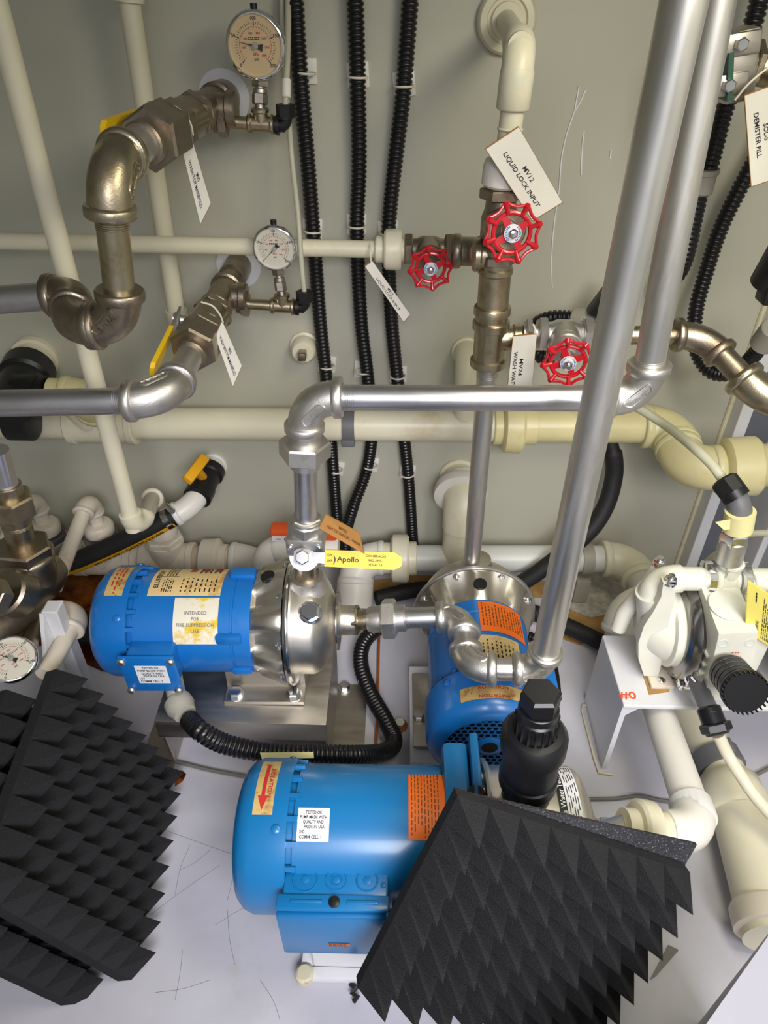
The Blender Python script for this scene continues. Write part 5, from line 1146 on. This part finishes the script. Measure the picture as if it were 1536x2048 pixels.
m = MB(); text_on(m, [('#0', 0, 0, 0.014, 0.026, 'c')], lambda x, y: H(1255, 1390, ZT + 0.0006) + V((x, y, 0))); TB.p('marker_writing', m, 'ink_orange', smooth=0)
TB.p('rust_mark', MB().prism([(q.x, q.y) for q in (H(1284, 1345, ZT), H(1330, 1338, ZT), H(1378, 1352, ZT), H(1385, 1366, ZT), H(1345, 1358, ZT), H(1338, 1384, ZT), H(1298, 1390, ZT))], (0, 0, ZT), EX, EY, EZ, 0.0002, 0.0008), 'stain_rust', smooth=0)
DP = Thing('diaphragm_pump', 'white translucent air driven diaphragm pump on the white table', 'pump')
CP = H(1382, 1252, ZT + 0.086); L = -EX
DP.p('liquid_chamber', MB().lathe(CP, L, [(0, 0.072), (0.012, 0.070), (0.030, 0.062), (0.055, 0.046), (0.074, 0.036), (0.080, 0.024)], 40), 'nylon', smooth=60)
DP.p('chamber_rib', MB().lathe(CP + L * 0.038, L, [(0, 0.056), (0.002, 0.062), (0.005, 0.061), (0.007, 0.050)], 40), 'nylon')
DP.p('clamp_band', MB().lathe(CP + L * 0.009, L, [(0, 0.068), (0.002, 0.079), (0.008, 0.083), (0.018, 0.078), (0.022, 0.072)], 44), 'steel_dark', smooth=60)
cb = CP + V((-0.013, -0.072, -0.040)); DP.p('band_bolt', MB().cyl(cb + V((0, -0.012, 0.022)), cb + V((0, 0.010, -0.030)), 0.004, 12).hexa(cb + V((0, -0.010, 0.018)), cb + V((0, -0.013, 0.026)), 0.008), 'chrome')
DP.p('band_lug', MB().box(cb + V((0, -0.002, 0.006)), (0.022, 0.020, 0.014), None, 0.004), 'chrome'); DP.p('band_lug', MB().box(cb + V((0, 0.010, -0.020)), (0.022, 0.020, 0.014), None, 0.004), 'chrome')
zm = W(1446, 1160, CP.y).z; mz = CP.z + 0.088
pm = W(1310, 1156, CP.y); pm = V((pm.x, CP.y, pm.z)); pr_ = V((W(1560, 1154, CP.y).x, CP.y, pm.z)); Dm = lambda u: lu(pm, pr_, u)
DP.p('manifold_elbow', MB().elbow(pm, EX, V((0.10, 0, -1)), 0.0205, 0.036), 'nylon', smooth=60)
DP.p('chamber_neck', MB().cyl(pm + V((0.003, 0, -0.022)), CP + L * 0.040, 0.026, 24, 0.040), 'nylon')
DP.p('manifold_pipe', MB().cyl(pm + EX * 0.025, Dm(1432), 0.0175, 24), 'nylon'); DP.p('manifold_pipe', MB().cyl(Dm(1475), pr_, 0.0175, 24), 'nylon')
DP.p('manifold_tee', MB().tee(Dm(1425), Dm(1470), 0.0205, Dm(1449), UP, 0.036, 0.0165, 0.0225, 0.006), 'nylon')
for k, u in enumerate((1413, 1484)):
    q = Dm(u); DP.p('pipe_clamp', MB().lathe(q - EX * 0.008, EX, [(0, 0.022), (0.002, 0.027), (0.012, 0.027), (0.014, 0.022)], 32), 'chrome')
    qq = q + V((0, -0.026, -0.014)); DP.p('clamp_bolt', MB().hexa(qq, qq + V((0, -0.004, 0.008)), 0.0065).cyl(qq + V((0, 0.006, -0.016)), qq, 0.0035, 10), 'chrome'); DP.p('clamp_ear', MB().box(qq + V((0, 0.004, -0.004)), (0.014, 0.014, 0.016), None, 0.003), 'chrome')
for (u, v) in ((1317, 1130), (1339, 1166)):
    q = W(u, v, CP.y - (0.03 if v > 1150 else -0.03))
    DP.p('post_nut', MB().lathe(q, UP, [(0, 0.0095), (0.003, 0.0095)], 18).hexa(q + UP * 0.003, q + UP * 0.010, 0.0075).cyl(q + UP * 0.010, q + UP * 0.015, 0.0045, 12), 'chrome')
    if v < 1150: DP.p('post', MB().tube([q, q + V((-0.012, 0.0, -0.05)), q + V((-0.030, -0.004, -0.095)), q + V((-0.034, -0.006, -0.13))], [0.009, 0.011, 0.013, 0.012], 14), 'nylon')
    else:
        yq = q.y - 0.004; fp = [W(a, b, yq) for a, b in ((1327, 1166), (1352, 1168), (1349, 1200), (1340, 1235), (1333, 1268), (1331, 1300), (1316, 1352), (1288, 1352), (1277, 1318), (1277, 1285), (1288, 1252), (1308, 1222), (1322, 1195))]
        DP.p('post', MB().prism([(p.x, p.z) for p in fp], (0, yq, 0), EX, EZ, EY, 0.0, 0.013), 'nylon', smooth=30)
ft = H(1313, 1362, ZT)
DP.p('foot', MB().box(ft + V((0.004, 0.014, 0.004)), (0.036, 0.062, 0.008), None, 0.002), 'pvc_lower'); DP.p('foot_rib', MB().box(ft + V((-0.010, 0.026, 0.026)), (0.005, 0.030, 0.040), None, 0.001), 'nylon'); DP.p('foot_rib', MB().box(ft + V((0.018, 0.026, 0.026)), (0.005, 0.030, 0.040), None, 0.001), 'nylon')
DP.p('foot_screw', MB().lathe(ft + V((0.004, -0.006, 0.008)), UP, [(0, 0.0065), (0.002, 0.006), (0.004, 0.003)], 14), 'chrome')
# centre block with ribs, valve box and muffler
bc_ = V((W(1455, 1260, CP.y - 0.03).x, CP.y - 0.01, CP.z - 0.004))
DP.p('centre_block', MB().box(bc_, (0.088, 0.120, 0.110), None, 0.008), 'nylon')
for k in range(5): DP.p('block_rib', MB().box(bc_ + V((-0.046, -0.03 + 0.0, 0.03 - 0.018 * k)), (0.008, 0.09, 0.005), None, 0.001), 'nylon')
fx = [H(1440, 1268, bc_.z + 0.032), H(1516, 1266, bc_.z + 0.032)]
fq = [W(1440, 1270, bc_.y - 0.105), W(1517, 1267, bc_.y - 0.105)]
tl_, tr_, br_, bl_ = W(1438, 1268, 0.66), W(1516, 1264, 0.66), W(1496, 1405, 0.655), W(1408, 1398, 0.655)
fdir = (tr_ - tl_).cross(bl_ - tl_).normalized()
if fdir.dot(CAMP - tl_) < 0: fdir = -fdir
vb_ = DP.p('valve_box', MB().add([tl_, tr_, br_, bl_] + [p + V((0.0, 0.085, 0.012)) for p in (tl_, tr_)] + [p + V((0, 0.085, 0.0)) for p in (br_, bl_)], [(0, 1, 2, 3), (7, 6, 5, 4), (0, 4, 5, 1), (1, 5, 6, 2), (2, 6, 7, 3), (3, 7, 4, 0)]), 'nylon', smooth=0)
for (a, b) in ((0.16, 0.86), (0.84, 0.86), (0.12, 0.07)):
    c = quadfn((tl_, tr_, br_, bl_), 0.0)(a, b); DP.p('box_boss', MB().lathe(c - fdir * 0.001, fdir, [(0, 0.0075), (0.0015, 0.0075), (0.0016, 0.0055), (0.0005, 0.005)], 20), 'nylon', sub=vb_)
m = MB(); bars(m, 0.42, 0.70, 0.52, 0.76, 4, quadfn((tl_, tr_, br_, bl_), 0.0006), 0.25, 0.4, 4); DP.p('embossed_print', m, 'ink_orange', sub=vb_, smooth=0)
tpc = (tl_ + tr_) / 2 + V((0, 0.045, 0.0072)); DP.p('top_disc', MB().lathe(tpc, V((0, -0.14, 1)), [(0, 0.026), (0.001, 0.026), (0.0015, 0.0245)], 32), 'nylon', sub=vb_)
mu0, mu1 = W(1452, 1338, 0.648), W(1492, 1386, 0.585); dmu = (mu1 - mu0).normalized()
mf = DP.p('muffler', MB().lathe(mu0, dmu, [(0, 0.020), (0.010, 0.024)] + [x for k in range(4) for x in ((0.012 + 0.011 * k, 0.0265), (0.020 + 0.011 * k, 0.0265), (0.0205 + 0.011 * k, 0.0250), (0.0225 + 0.011 * k, 0.0250))] + [(0.060, 0.0265)], 32), 'black_plastic')
Lmu = (mu1 - mu0).length
DP.p('muffler_cap', MB().lathe(mu0 + dmu * 0.058, dmu, [(0, 0.0285), (0.002, 0.0298), (Lmu - 0.058 - 0.004, 0.0298), (Lmu - 0.058, 0.027)], 36), 'black_plastic', sub=mf)
kn = MB()
x_, y_, z_ = basis(dmu)
for k in range(30):
    a = 2 * math.pi * k / 30; q = mu0 + dmu * 0.0665 + (x_ * math.cos(a) + y_ * math.sin(a)) * 0.0287; kn.box(q, (0.0018, 0.0018, 0.012), Matrix((x_, y_, z_)).transposed())
kn_ = DP.p('cap_knurl', kn, 'black_plastic', sub=mf, smooth=0); kn_['kind'] = 'stuff'
DP.p('second_band', MB().lathe(CP + EX * 0.115, EX, [(0, 0.068), (0.002, 0.079), (0.008, 0.083), (0.018, 0.078), (0.022, 0.072)], 44), 'steel_dark', smooth=60)
DP.p('second_chamber', MB().lathe(CP + EX * 0.12, EX, [(0, 0.072), (0.012, 0.070), (0.030, 0.062), (0.055, 0.046), (0.074, 0.036), (0.080, 0.024)], 40), 'nylon', smooth=60)
name_tag('yellow warning tag hanging from the diaphragm pump', [(1490, 1262, 0.675), (1495, 1160, 0.675), (1575, 1212, 0.665), (1560, 1306, 0.665)], [('WARNING', 0.22, 0.70, 0.085, 0.28)], mt='label_yellow', edge=False, tie=[(1516, 1180, 0.674), (1510, 1155, 0.70), (1500, 1142, 0.74)])
TW = ROOTS[-1]; m = MB(); wq = quadfn([W(1490, 1262, 0.675), W(1495, 1160, 0.675), W(1575, 1212, 0.665), W(1560, 1306, 0.665)], 0.0009)
bars(m, 0.06, 0.90, 0.05, 0.58, 11, wq, 0.35, 0.2, 7); bars(m, 0.70, 0.95, 0.74, 0.78, 1, wq, 0.8, 0.1, 4); TW.p('small_print', m, 'ink', smooth=0)
# feed fitting above the pump
FF = Thing('feed_fitting', 'steel and black fittings rising above the diaphragm pump into a white tube', 'fitting')
t0 = Dm(1449) + UP * 0.032; Yt = t0.y
FF.p('hex', MB().hexa(W(1454, 1142, Yt), W(1457, 1118, Yt), 0.0145), 'steel_bright'); FF.p('steel_body', MB().cyl(W(1456, 1122, Yt), W(1468, 1076, Yt), 0.0185, 24, bev=0.002), 'steel'); FF.p('hex', MB().hexa(W(1466, 1084, Yt), W(1472, 1062, Yt), 0.0165), 'steel_bright')
el = W(1487, 1003, Yt); lo_ = W(1474, 1062, Yt); up_ = W(1452, 968, Yt + 0.03)
FF.p('elbow', MB().elbow(el, lo_ - el, up_ - el, 0.0155, 0.034, 0.018, 0.008), 'grey_plastic', smooth=60); FF.p('tape_wrap', MB().cyl(W(1475, 1058, Yt), W(1481, 1022, Yt), 0.0195, 24), 'tape')
FF.p('tape_tail', MB().quadslab([W(1464, 1038, Yt - 0.01), W(1470, 1056, Yt - 0.01), W(1448, 1060, Yt - 0.012), W(1430, 1044, Yt - 0.012)], 0.0006), 'tape', smooth=0)
FF.p('black_nut', MB().hexa(W(1470, 990, Yt + 0.01), W(1446, 958, Yt + 0.03), 0.0165, 0.003, 8).cyl(W(1474, 996, Yt + 0.008), W(1464, 982, Yt + 0.015), 0.018, 24), 'black_plastic')
single('nylon_tube', MB().tube(spl([W(1448, 962, Yt + 0.03), W(1424, 930, Yt + 0.05), W(1385, 893, Yt + 0.09), W(1330, 850, 0.95), W(1268, 812, 1.0), W(1215, 790, 1.04), W(1180, 780, 1.06)], 8), 0.0068, 12), 'nylon_clear', 'milky tube curving from the black nut up behind the tall pipes', 'tube')
single('nylon_tube', MB().tube(spl([W(1600, 1068, 0.80), W(1536, 1066, 0.82), W(1490, 1072, 0.84), W(1430, 1110, 0.88), W(1395, 1140, 0.92)], 8), 0.0050, 10), 'nylon_clear', 'thin milky tube passing behind the steel fitting at the right', 'tube')
# drain below the pump
DR = Thing('drain_fitting', 'grey pipe with a black nut and milky tube in front of the white table', 'fitting')
d0, d1 = W(1385, 1345, 0.69), W(1424, 1432, 0.62)
DR.p('grey_pipe', MB().cyl(d0, d1, 0.0125, 20), 'grey_plastic'); d2 = W(1437, 1470, 0.60); DR.p('black_nut', MB().cyl(d1.lerp(d0, 0.2), d2, 0.0165, 20, bev=0.002).hexa(d1.lerp(d2, 0.35), d1.lerp(d2, 0.85), 0.0185, 0.002), 'black_plastic')
DR.p('tube', MB().tube(spl([d2, W(1455, 1508, 0.585), W(1482, 1552, 0.56), W(1520, 1605, 0.53), W(1600, 1690, 0.48)], 8), 0.0085, 12), 'pvc')
# ------------------------------------------------------------------ white pipes in front of and below the table
SP3 = pvc_run('plastic_pipe', 'white suction pipe from under the table to the front pump, with a ribbed union', 'pvc_white')
k1 = W(1402, 1672, 0.47); k0 = H(1308, 1395, 0.118); dk = (k0 - k1).normalized(); pz = P3(xe3, 0, 0)
SP3.p('pipe', MB().cyl(k1 + dk * 0.03, k0 + dk * 0.06, 0.0235, 28), 'pvc_white'); k2 = W(1215, 1650, pz.y); dk2 = (k2 - k1).normalized()
SP3.p('elbow', MB().elbow(k1, dk, dk2, 0.0275, 0.050).lathe(k1 + dk * 0.022, dk, [(0, 0.0265), (0.003, 0.0280), (0.030, 0.0280), (0.032, 0.024)], 28), 'pvc_white', smooth=60)
SP3.p('branch_pipe', MB().cyl(k1 + dk2 * 0.04, k1 + dk2 * 0.075, 0.0245, 28), 'pvc')
SP3.p('union_nut', MB().lathe(k1 + dk2 * 0.065, dk2, [(0, 0.028), (0.003, 0.035), (0.022, 0.036), (0.026, 0.032), (0.027, 0.024), (0.042, 0.023)], 22), 'pvc')
T3.p('suction_nipple', MB().cyl(P3(xe3 - 0.01, 0, 0), k1 + dk2 * 0.10, 0.0165, 24), 'steel'); c = P3(xe3 + 0.002, 0, 0); T3.p('suction_hex', MB().hexa(c, c + AX3 * 0.012, 0.021), 'steel')
BW = pvc_run('plastic_pipe', 'thick ivory pipe lying along the floor at the right edge', 'pvc')
z0 = 0.052; j0, j1, j2, j3 = H(1385, 1430, z0), H(1446, 1545, z0), H(1474, 1592, z0), H(1556, 1880, z0)
dj = (j2 - j0).normalized()
BW.p('pipe', MB().cyl(j0 + (j0 - j1) * 0.4, j2, 0.0325, 32), 'pvc'); d32 = (j3 - j2).normalized()
BW.p('reducer', MB().lathe(j2 - dj * 0.03, d32, [(0, 0.034), (0.006, 0.044), (0.030, 0.0475), (0.055, 0.0475), (0.062, 0.0440)], 32), 'pvc', smooth=60)
BW.p('pipe', MB().cyl(j2, j3, 0.0430, 32), 'pvc'); q = H(1528, 1812, z0); BW.p('collar', MB().lathe(q, d32, [(0, 0.043), (0.004, 0.0455), (0.03, 0.0455), (0.034, 0.034)], 32), 'pvc_lower')
K = Thing('pipe_clamp', 'grey hinged clamp around the floor pipe in front of the table', 'clamp')
q = H(1434, 1522, z0); K.p('ring', MB().lathe(q - dj * 0.012, dj, [(0, 0.033), (0, 0.0385), (0.028, 0.0385), (0.028, 0.033)], 32), 'grey_plastic'); K.p('latch', MB().box(q + V((0.002, 0, 0.041)), (0.020, 0.026, 0.010), None, 0.002), 'grey_plastic'); K.p('hinge', MB().cyl(q + V((-0.040, -0.014, -0.004)), q + V((-0.040, 0.014, -0.004)), 0.006, 12), 'grey_plastic')
# black union plug on top of the front pump
BU = Thing('black_union', 'black plastic union valve with a hex plug on the front pump outlet', 'valve')
u0 = P3(xd3, 0, dims3['rcasing'] + 0.008); u1 = W(1082, 1390, u0.y); du = (u1 - u0).normalized(); Lu = (u1 - u0).length
BU.p('lower_nut', MB().lathe(u0, du, [(0, 0.024), (0.004, 0.029), (0.030, 0.029), (0.033, 0.0265)], 14), 'black_plastic')
BU.p('body', MB().lathe(u0 + du * 0.030, du, [(0, 0.030), (0.004, 0.034), (0.020, 0.034), (0.022, 0.032), (Lu * 0.40, 0.032)], 32), 'black_plastic')
BU.p('upper_ring', MB().lathe(u0 + du * (0.030 + Lu * 0.36), du, [(0, 0.0325), (0.003, 0.0365), (0.024, 0.0365), (0.032, 0.031), (0.033, 0.024), (0.028, 0.022)], 32), 'black_plastic')
sp = BU.p('spigot', MB().lathe(u0 + du * (0.030 + Lu * 0.45), du, [(0, 0.0225), (Lu * 0.22, 0.0225)] + [x for k in range(4) for x in ((Lu * 0.22 + 0.001 + 0.003 * k, 0.0215), (Lu * 0.22 + 0.002 + 0.003 * k, 0.0205))], 24), 'black_plastic')
BU.p('spigot_flange', MB().cyl(u0 + du * (Lu * 0.84), u0 + du * (Lu * 0.90), 0.0215, 24, bev=0.001), 'black_plastic', sub=sp)
for k in range(18):
    a = 2 * math.pi * k / 18; bx_, by_, bz_ = basis(du); BU.p('spigot_rib', MB().box(u0 + du * (Lu * 0.72) + (bx_ * math.cos(a) + by_ * math.sin(a)) * 0.0228, (0.0025, 0.0025, Lu * 0.2), Matrix((bx_, by_, bz_)).transposed()), 'black_plastic', sub=sp, smooth=0)
BU.p('hex_plug', MB().hexa(u0 + du * (Lu * 0.90), u1 + du * 0.006, 0.0185, 0.003), 'black_plastic')
# ------------------------------------------------------------------ conduits, hoses and cables
def conduit(label, pts, r=0.0118, group='loose conduits', name='corrugated_conduit'): return single(name, MB().corr(pts, r), 'black_corrugated', label, 'conduit', group, smooth=60)
c = P1(0.122, -0.080, -0.036)
GL = Thing('cable_gland', 'grey ribbed conduit connector below the left pump terminal box', 'connector', 'cable glands')
ga_, gb_ = W(352, 1398, 0.660), W(378, 1440, 0.625); dg = (gb_ - ga_).normalized()
GL.p('stub', MB().cyl(c, ga_ + dg * 0.005, 0.014, 16), 'grey_light'); GL.p('nut', MB().lathe(ga_ + dg * 0.002, dg, [(0, 0.018), (0.003, 0.021), (0.016, 0.0215), (0.020, 0.019), (0.030, 0.0165), (0.031, 0.013)], 16), 'grey_light')
conduit('thick black conduit looping from the left pump box along the floor and back', [gb_, W(402, 1462, 0.594), W(450, 1488, 0.592), W(530, 1504, 0.596), W(620, 1508, 0.598), W(710, 1510, 0.612), H(768, 1504, 0.050), H(788, 1482, 0.025), H(772, 1442, 0.022), H(742, 1388, 0.022), H(722, 1330, 0.03), H(728, 1285, 0.04), H(760, 1255, 0.04), H(800, 1245, 0.03)], 0.0148)
single('paper_strip', MB().quadslab([W(520, 1505, 0.575), W(627, 1504, 0.578), W(628, 1516, 0.572), W(524, 1518, 0.569)], 0.001), 'tape', 'strip of pale tape stuck to the looping conduit', 'tape', smooth=0)
conduit('right conduit descending from the top past the solenoid valve to the white gland', [W(1535, -60, 1.09), W(1508, 40, 1.09), W(1476, 140, 1.09), W(1446, 230, 1.09), W(1428, 300, 1.09), W(1414, 352, 1.09)], 0.0125)
GW = Thing('cable_gland', 'white gland where two conduits join beside the tall pipes', 'connector', 'cable glands'); GW.p('nut', MB().cyl(W(1410, 342, 1.09), W(1398, 388, 1.09), 0.0175, 14, bev=0.002), 'grey_light'); GW.p('rim', MB().cyl(W(1411, 338, 1.09), W(1409, 348, 1.09), 0.0195, 24), 'grey_light')
conduit('short black conduit below the white gland behind the tall pipes', [W(1396, 385, 1.09), W(1384, 440, 1.09), W(1372, 500, 1.09), W(1354, 545, 1.10), W(1320, 580, 1.12)], 0.0150)
conduit('black conduit looping under the brassy elbow at the right', [W(1560, 220, 1.13), W(1520, 300, 1.13), W(1478, 380, 1.13), W(1440, 460, 1.13), (W(1412, 545, 1.12)), W(1392, 620, 1.10), W(1390, 690, 1.08), W(1415, 738, 1.06), W(1452, 748, 1.04), W(1490, 728, 1.02), W(1520, 695, 1.0), W(1545, 660, 0.99)], 0.0122)
GR = Thing('cable_gland', 'grey gland at the right edge on the looping conduit', 'connector', 'cable glands'); GR.p('nut', MB().cyl(W(1524, 690, 1.0), W(1550, 655, 0.98), 0.019, 14, bev=0.002), 'grey_light')
conduit('black conduit behind the right red wheel valve', [W(1110, 716, 1.09), W(1080, 712, 1.10), (W(1060, 690, 1.11)), W(1066, 655, 1.12), W(1100, 636, 1.11), W(1150, 636, 1.10)], 0.0120)
GB = Thing('cable_gland', 'grey gland behind the right red wheel valve feeding the black plug', 'connector', 'cable glands'); GB.p('nut', MB().cyl(W(1144, 636, 1.10), W(1170, 640, 1.09), 0.0180, 14, bev=0.002), 'grey_light'); GB.p('neck', MB().cyl(W(1168, 640, 1.09), W(1204, 622, 1.09), 0.0130, 16), 'grey_light')
PL = Thing('cable_plug', 'black cable plug partly hidden behind the tall pipe', 'plug'); PL.p('body', MB().box(W(1212, 602, 1.08), (0.030, 0.030, 0.055), Matrix.Rotation(0.5, 3, 'Y'), 0.004), 'black_plastic'); PL.p('screw', MB().lathe(W(1206, 612, 1.06), -EY, [(0, 0.004), (0.006, 0.004)], 10), 'chrome')
single('rubber_hose', MB().tube(spl([W(1218, 875, 1.11), W(1226, 905, 1.10), W(1228, 950, 1.09), W(1212, 1010, 1.07), W(1176, 1065, 1.05), W(1104, 1124, 1.03), W(1035, 1170, 1.02), W(960, 1200, 1.01)], 8), [0.013] * 8 + [0.0165] * 49, 14), 'black_rubber', 'thick black rubber hose curving down behind the tall pipe', 'hose')
single('rubber_hose', MB().tube(spl([H(752, 1198, 0.022), H(830, 1180, 0.022), H(900, 1178, 0.022), H(980, 1190, 0.022), H(1060, 1222, 0.022), H(1140, 1255, 0.022), H(1215, 1290, 0.022), H(1260, 1310, 0.022)], 8), 0.0165, 14), 'black_rubber', 'black hose lying on the floor behind the middle pump', 'hose')
single('rubber_hose', MB().tube(spl([H(120, 1262, 0.026), H(200, 1268, 0.026), H(300, 1262, 0.026), H(420, 1240, 0.026)], 8), 0.022, 14), 'black_rubber', 'black hose lying in the brown puddle behind the left pump', 'hose')
conduit('thin black conduit on the floor right of the middle pump', [H(1030, 1262, 0.02), H(1090, 1290, 0.02), H(1105, 1340, 0.02), H(1112, 1400, 0.02)], 0.0110)
single('grey_cable', MB().tube(spl([H(352, 1523, 0.004), H(420, 1540, 0.004), H(505, 1555, 0.004), H(560, 1562, 0.004)], 8), 0.0032, 8), 'cable', 'grey cable on the floor left of the front pump', 'cable')
single('grey_cable', MB().tube(spl([H(1165, 1598, 0.004), H(1230, 1597, 0.004), H(1280, 1592, 0.004), H(1340, 1603, 0.004), H(1420, 1592, 0.004), H(1470, 1570, 0.004), H(1560, 1525, 0.004)], 8), 0.0032, 8), 'cable', 'grey cable on the floor crossing under the white pipes', 'cable')
# ------------------------------------------------------------------ right edge: solenoid valve, tag, actuator
SV = Thing('solenoid_valve', 'bolted steel solenoid valve at the top right edge', 'valve')
a_, b2_ = W(1440, 118, 1.02), W(1570, 140, 1.00)
SV.p('body', MB().cyl(W(1446, 124, 1.02), W(1500, 130, 1.01), 0.026, 24, bev=0.003).box(W(1470, 130, 1.01), (0.036, 0.05, 0.075), Matrix.Rotation(-0.2, 3, 'Y'), 0.004), 'steel_sheet')
SV.p('pipe', MB().cyl(W(1490, 132, 1.01), b2_, 0.020, 24).hexa(W(1498, 132, 1.01), W(1512, 134, 1.01), 0.0245), 'steel_gold')
for (u, v) in ((1480, 88), (1455, 170)): SV.p('flange', MB().box(W(u, v, 0.985), (0.046, 0.010, 0.024), Matrix.Rotation(-0.15, 3, 'Y'), 0.003), 'steel_sheet'); SV.p('bolt', MB().hexa(W(u, v, 0.98), W(u, v, 0.98) + V((0, -0.010, 0)), 0.0065), 'chrome')
SV.p('green_gasket', MB().box(W(1446, 150, 1.0), (0.006, 0.05, 0.05), Matrix.Rotation(-0.25, 3, 'Y')), 'device_green')
name_tag('stained white tag lettered demister fill at the right edge', [(1575, 158, 0.96), (1592, 345, 0.96), (1502, 375, 0.955), (1488, 190, 0.955)], [('SOL-5', 0.45, 0.43, 0.11, 0.18), ('DEMISTER FILL', 0.46, 0.235, 0.11, 0.48)], tie=[(1470, 200, 0.97), (1500, 165, 0.965), (1545, 130, 0.965), (1590, 110, 0.97)])
ACT = Thing('valve_actuator', 'dark valve actuator with red and green marks cut by the right edge', 'actuator')
q = W(1556, 530, 0.90); ACT.p('housing', MB().lathe(q + V((0, 0, 0.0)), V((0, -0.4, 1)), [(-0.03, 0.018), (-0.028, 0.022), (0.03, 0.022), (0.034, 0.018)], 24), 'black_plastic'); ACT.p('red_cap', MB().lathe(q + V((-0.006, -0.014, 0.004)), V((-0.3, -1, 0.3)), [(0, 0.012), (0.012, 0.012)], 20), 'red'); ACT.p('clamp', MB().box(W(1536, 582, 0.90), (0.016, 0.03, 0.03), None, 0.003), 'black_plastic')
# ------------------------------------------------------------------ lower right cabinet edge and scraps
c0_, c1_ = H(1412, 2048, 0.30), H(1536, 1872, 0.30); dcab = (c1_ - c0_).normalized(); pcab = V((dcab.y, -dcab.x, 0)).normalized()
if pcab.x < 0: pcab = -pcab
o = c0_ - dcab * 0.15; LCB = (c1_ - o).length + 0.03
CB = Thing('cabinet_panel', 'pale lavender cabinet edge in the lower right corner', 'cabinet')
poly = [o, o + dcab * LCB, o + dcab * LCB + pcab * 0.03, o + pcab * 0.03]
CB.p('panel', MB().prism([(p.x, p.y) for p in poly], (0, 0, 0), EX, EY, EZ, 0.0, 0.30), 'cabinet_paint', smooth=0)
CB.p('edge_flange', MB().prism([(p.x, p.y) for p in (o + pcab * 0.0, o + dcab * LCB, o + dcab * LCB + pcab * 0.16, o + pcab * 0.16)], (0, 0, 0), EX, EY, EZ, 0.30, 0.306), 'cabinet_paint', smooth=0)
single('felt_scrap', MB().prism([(q.x, q.y) for q in (H(1300, 1960, 0), H(1335, 1892, 0), H(1356, 1902, 0), H(1312, 1952, 0))], (0, 0, 0), EX, EY, EZ, 0.0, 0.004), 'ink_grey', 'grey felt scrap on the floor right of the right foam panels', 'scrap', smooth=0)
single('rubber_scrap', MB().tube([H(702, 1968, 0.004), H(713, 1976, 0.010), H(704, 1986, 0.008), H(716, 1994, 0.010), H(708, 2002, 0.004)], 0.0035, 6), 'black_rubber', 'twisted black scrap on the floor left of the right foam panel', 'scrap')
c = H(799, 1452, 0.0); FB = Thing('floor_bolt', 'steel bolt with washer in the floor between the pumps', 'bolt'); FB.p('washer', MB().lathe(c, UP, [(0, 0.014), (0.003, 0.014)], 20), 'rust'); FB.p('head', MB().hexa(c + UP * 0.003, c + UP * 0.012, 0.009), 'steel_bright')

# dried white drips on the wall
dm_ = MB(); wl_ = bpy.data.objects['wall_back']
for pts in ([(1158, 172), (1152, 205), (1148, 225), (1135, 262), (1128, 290), (1122, 325), (1118, 380), (1112, 420), (1106, 470), (1103, 520), (1104, 575)], [(1172, 178), (1160, 205), (1150, 222)], [(1168, 262), (1164, 300), (1162, 350)], [(1222, 300), (1220, 318)]):
    dr_ = struct('dried_drip', MB().tube(spl([W(u, v, 1.1699) for u, v in pts], 4), 0.0016, 6), 'label_white', '', wl_, 60)

# fine scratches in the floor paint
fl_ = bpy.data.objects['floor']; rs_ = random.Random(3)
for (u0_, v0_, u1_, v1_) in ((330, 1660, 486, 1716), (300, 1830, 440, 1730), (360, 1740, 420, 1700), (380, 1690, 350, 1790), (455, 1820, 470, 1930), (520, 1960, 560, 2040), (470, 1700, 455, 1800), (310, 1985, 420, 1960), (350, 2000, 365, 1900), (430, 1850, 520, 1800), (1215, 1700, 1240, 1780), (1290, 1880, 1330, 1820)):
    a_, b2_ = H(u0_, v0_, 0.0002), H(u1_, v1_, 0.0002); mid_ = a_.lerp(b2_, 0.5) + V((rs_.uniform(-0.004, 0.004), rs_.uniform(-0.004, 0.004), 0))
    struct('scratch', MB().tube(spl([a_, mid_, b2_], 4), 0.00022, 4), 'cable', '', fl_, 0)

# ------------------------------------------------------------------ move every thing's origin to its base
def _desc(o):
    r = []
    for c in o.children: r.append(c); r += _desc(c)
    return r
bpy.context.view_layer.update()
for T in ROOTS:
    pts = [c.matrix_world @ V(b) for c in _desc(T.o) for b in c.bound_box]
    if not pts: continue
    lo = [min(p[i] for p in pts) for i in range(3)]; hi = [max(p[i] for p in pts) for i in range(3)]
    loc = V(((lo[0] + hi[0]) / 2, (lo[1] + hi[1]) / 2, lo[2])); T.o.location = loc
    for c in T.o.children: c.matrix_parent_inverse = Matrix.Translation(-loc)
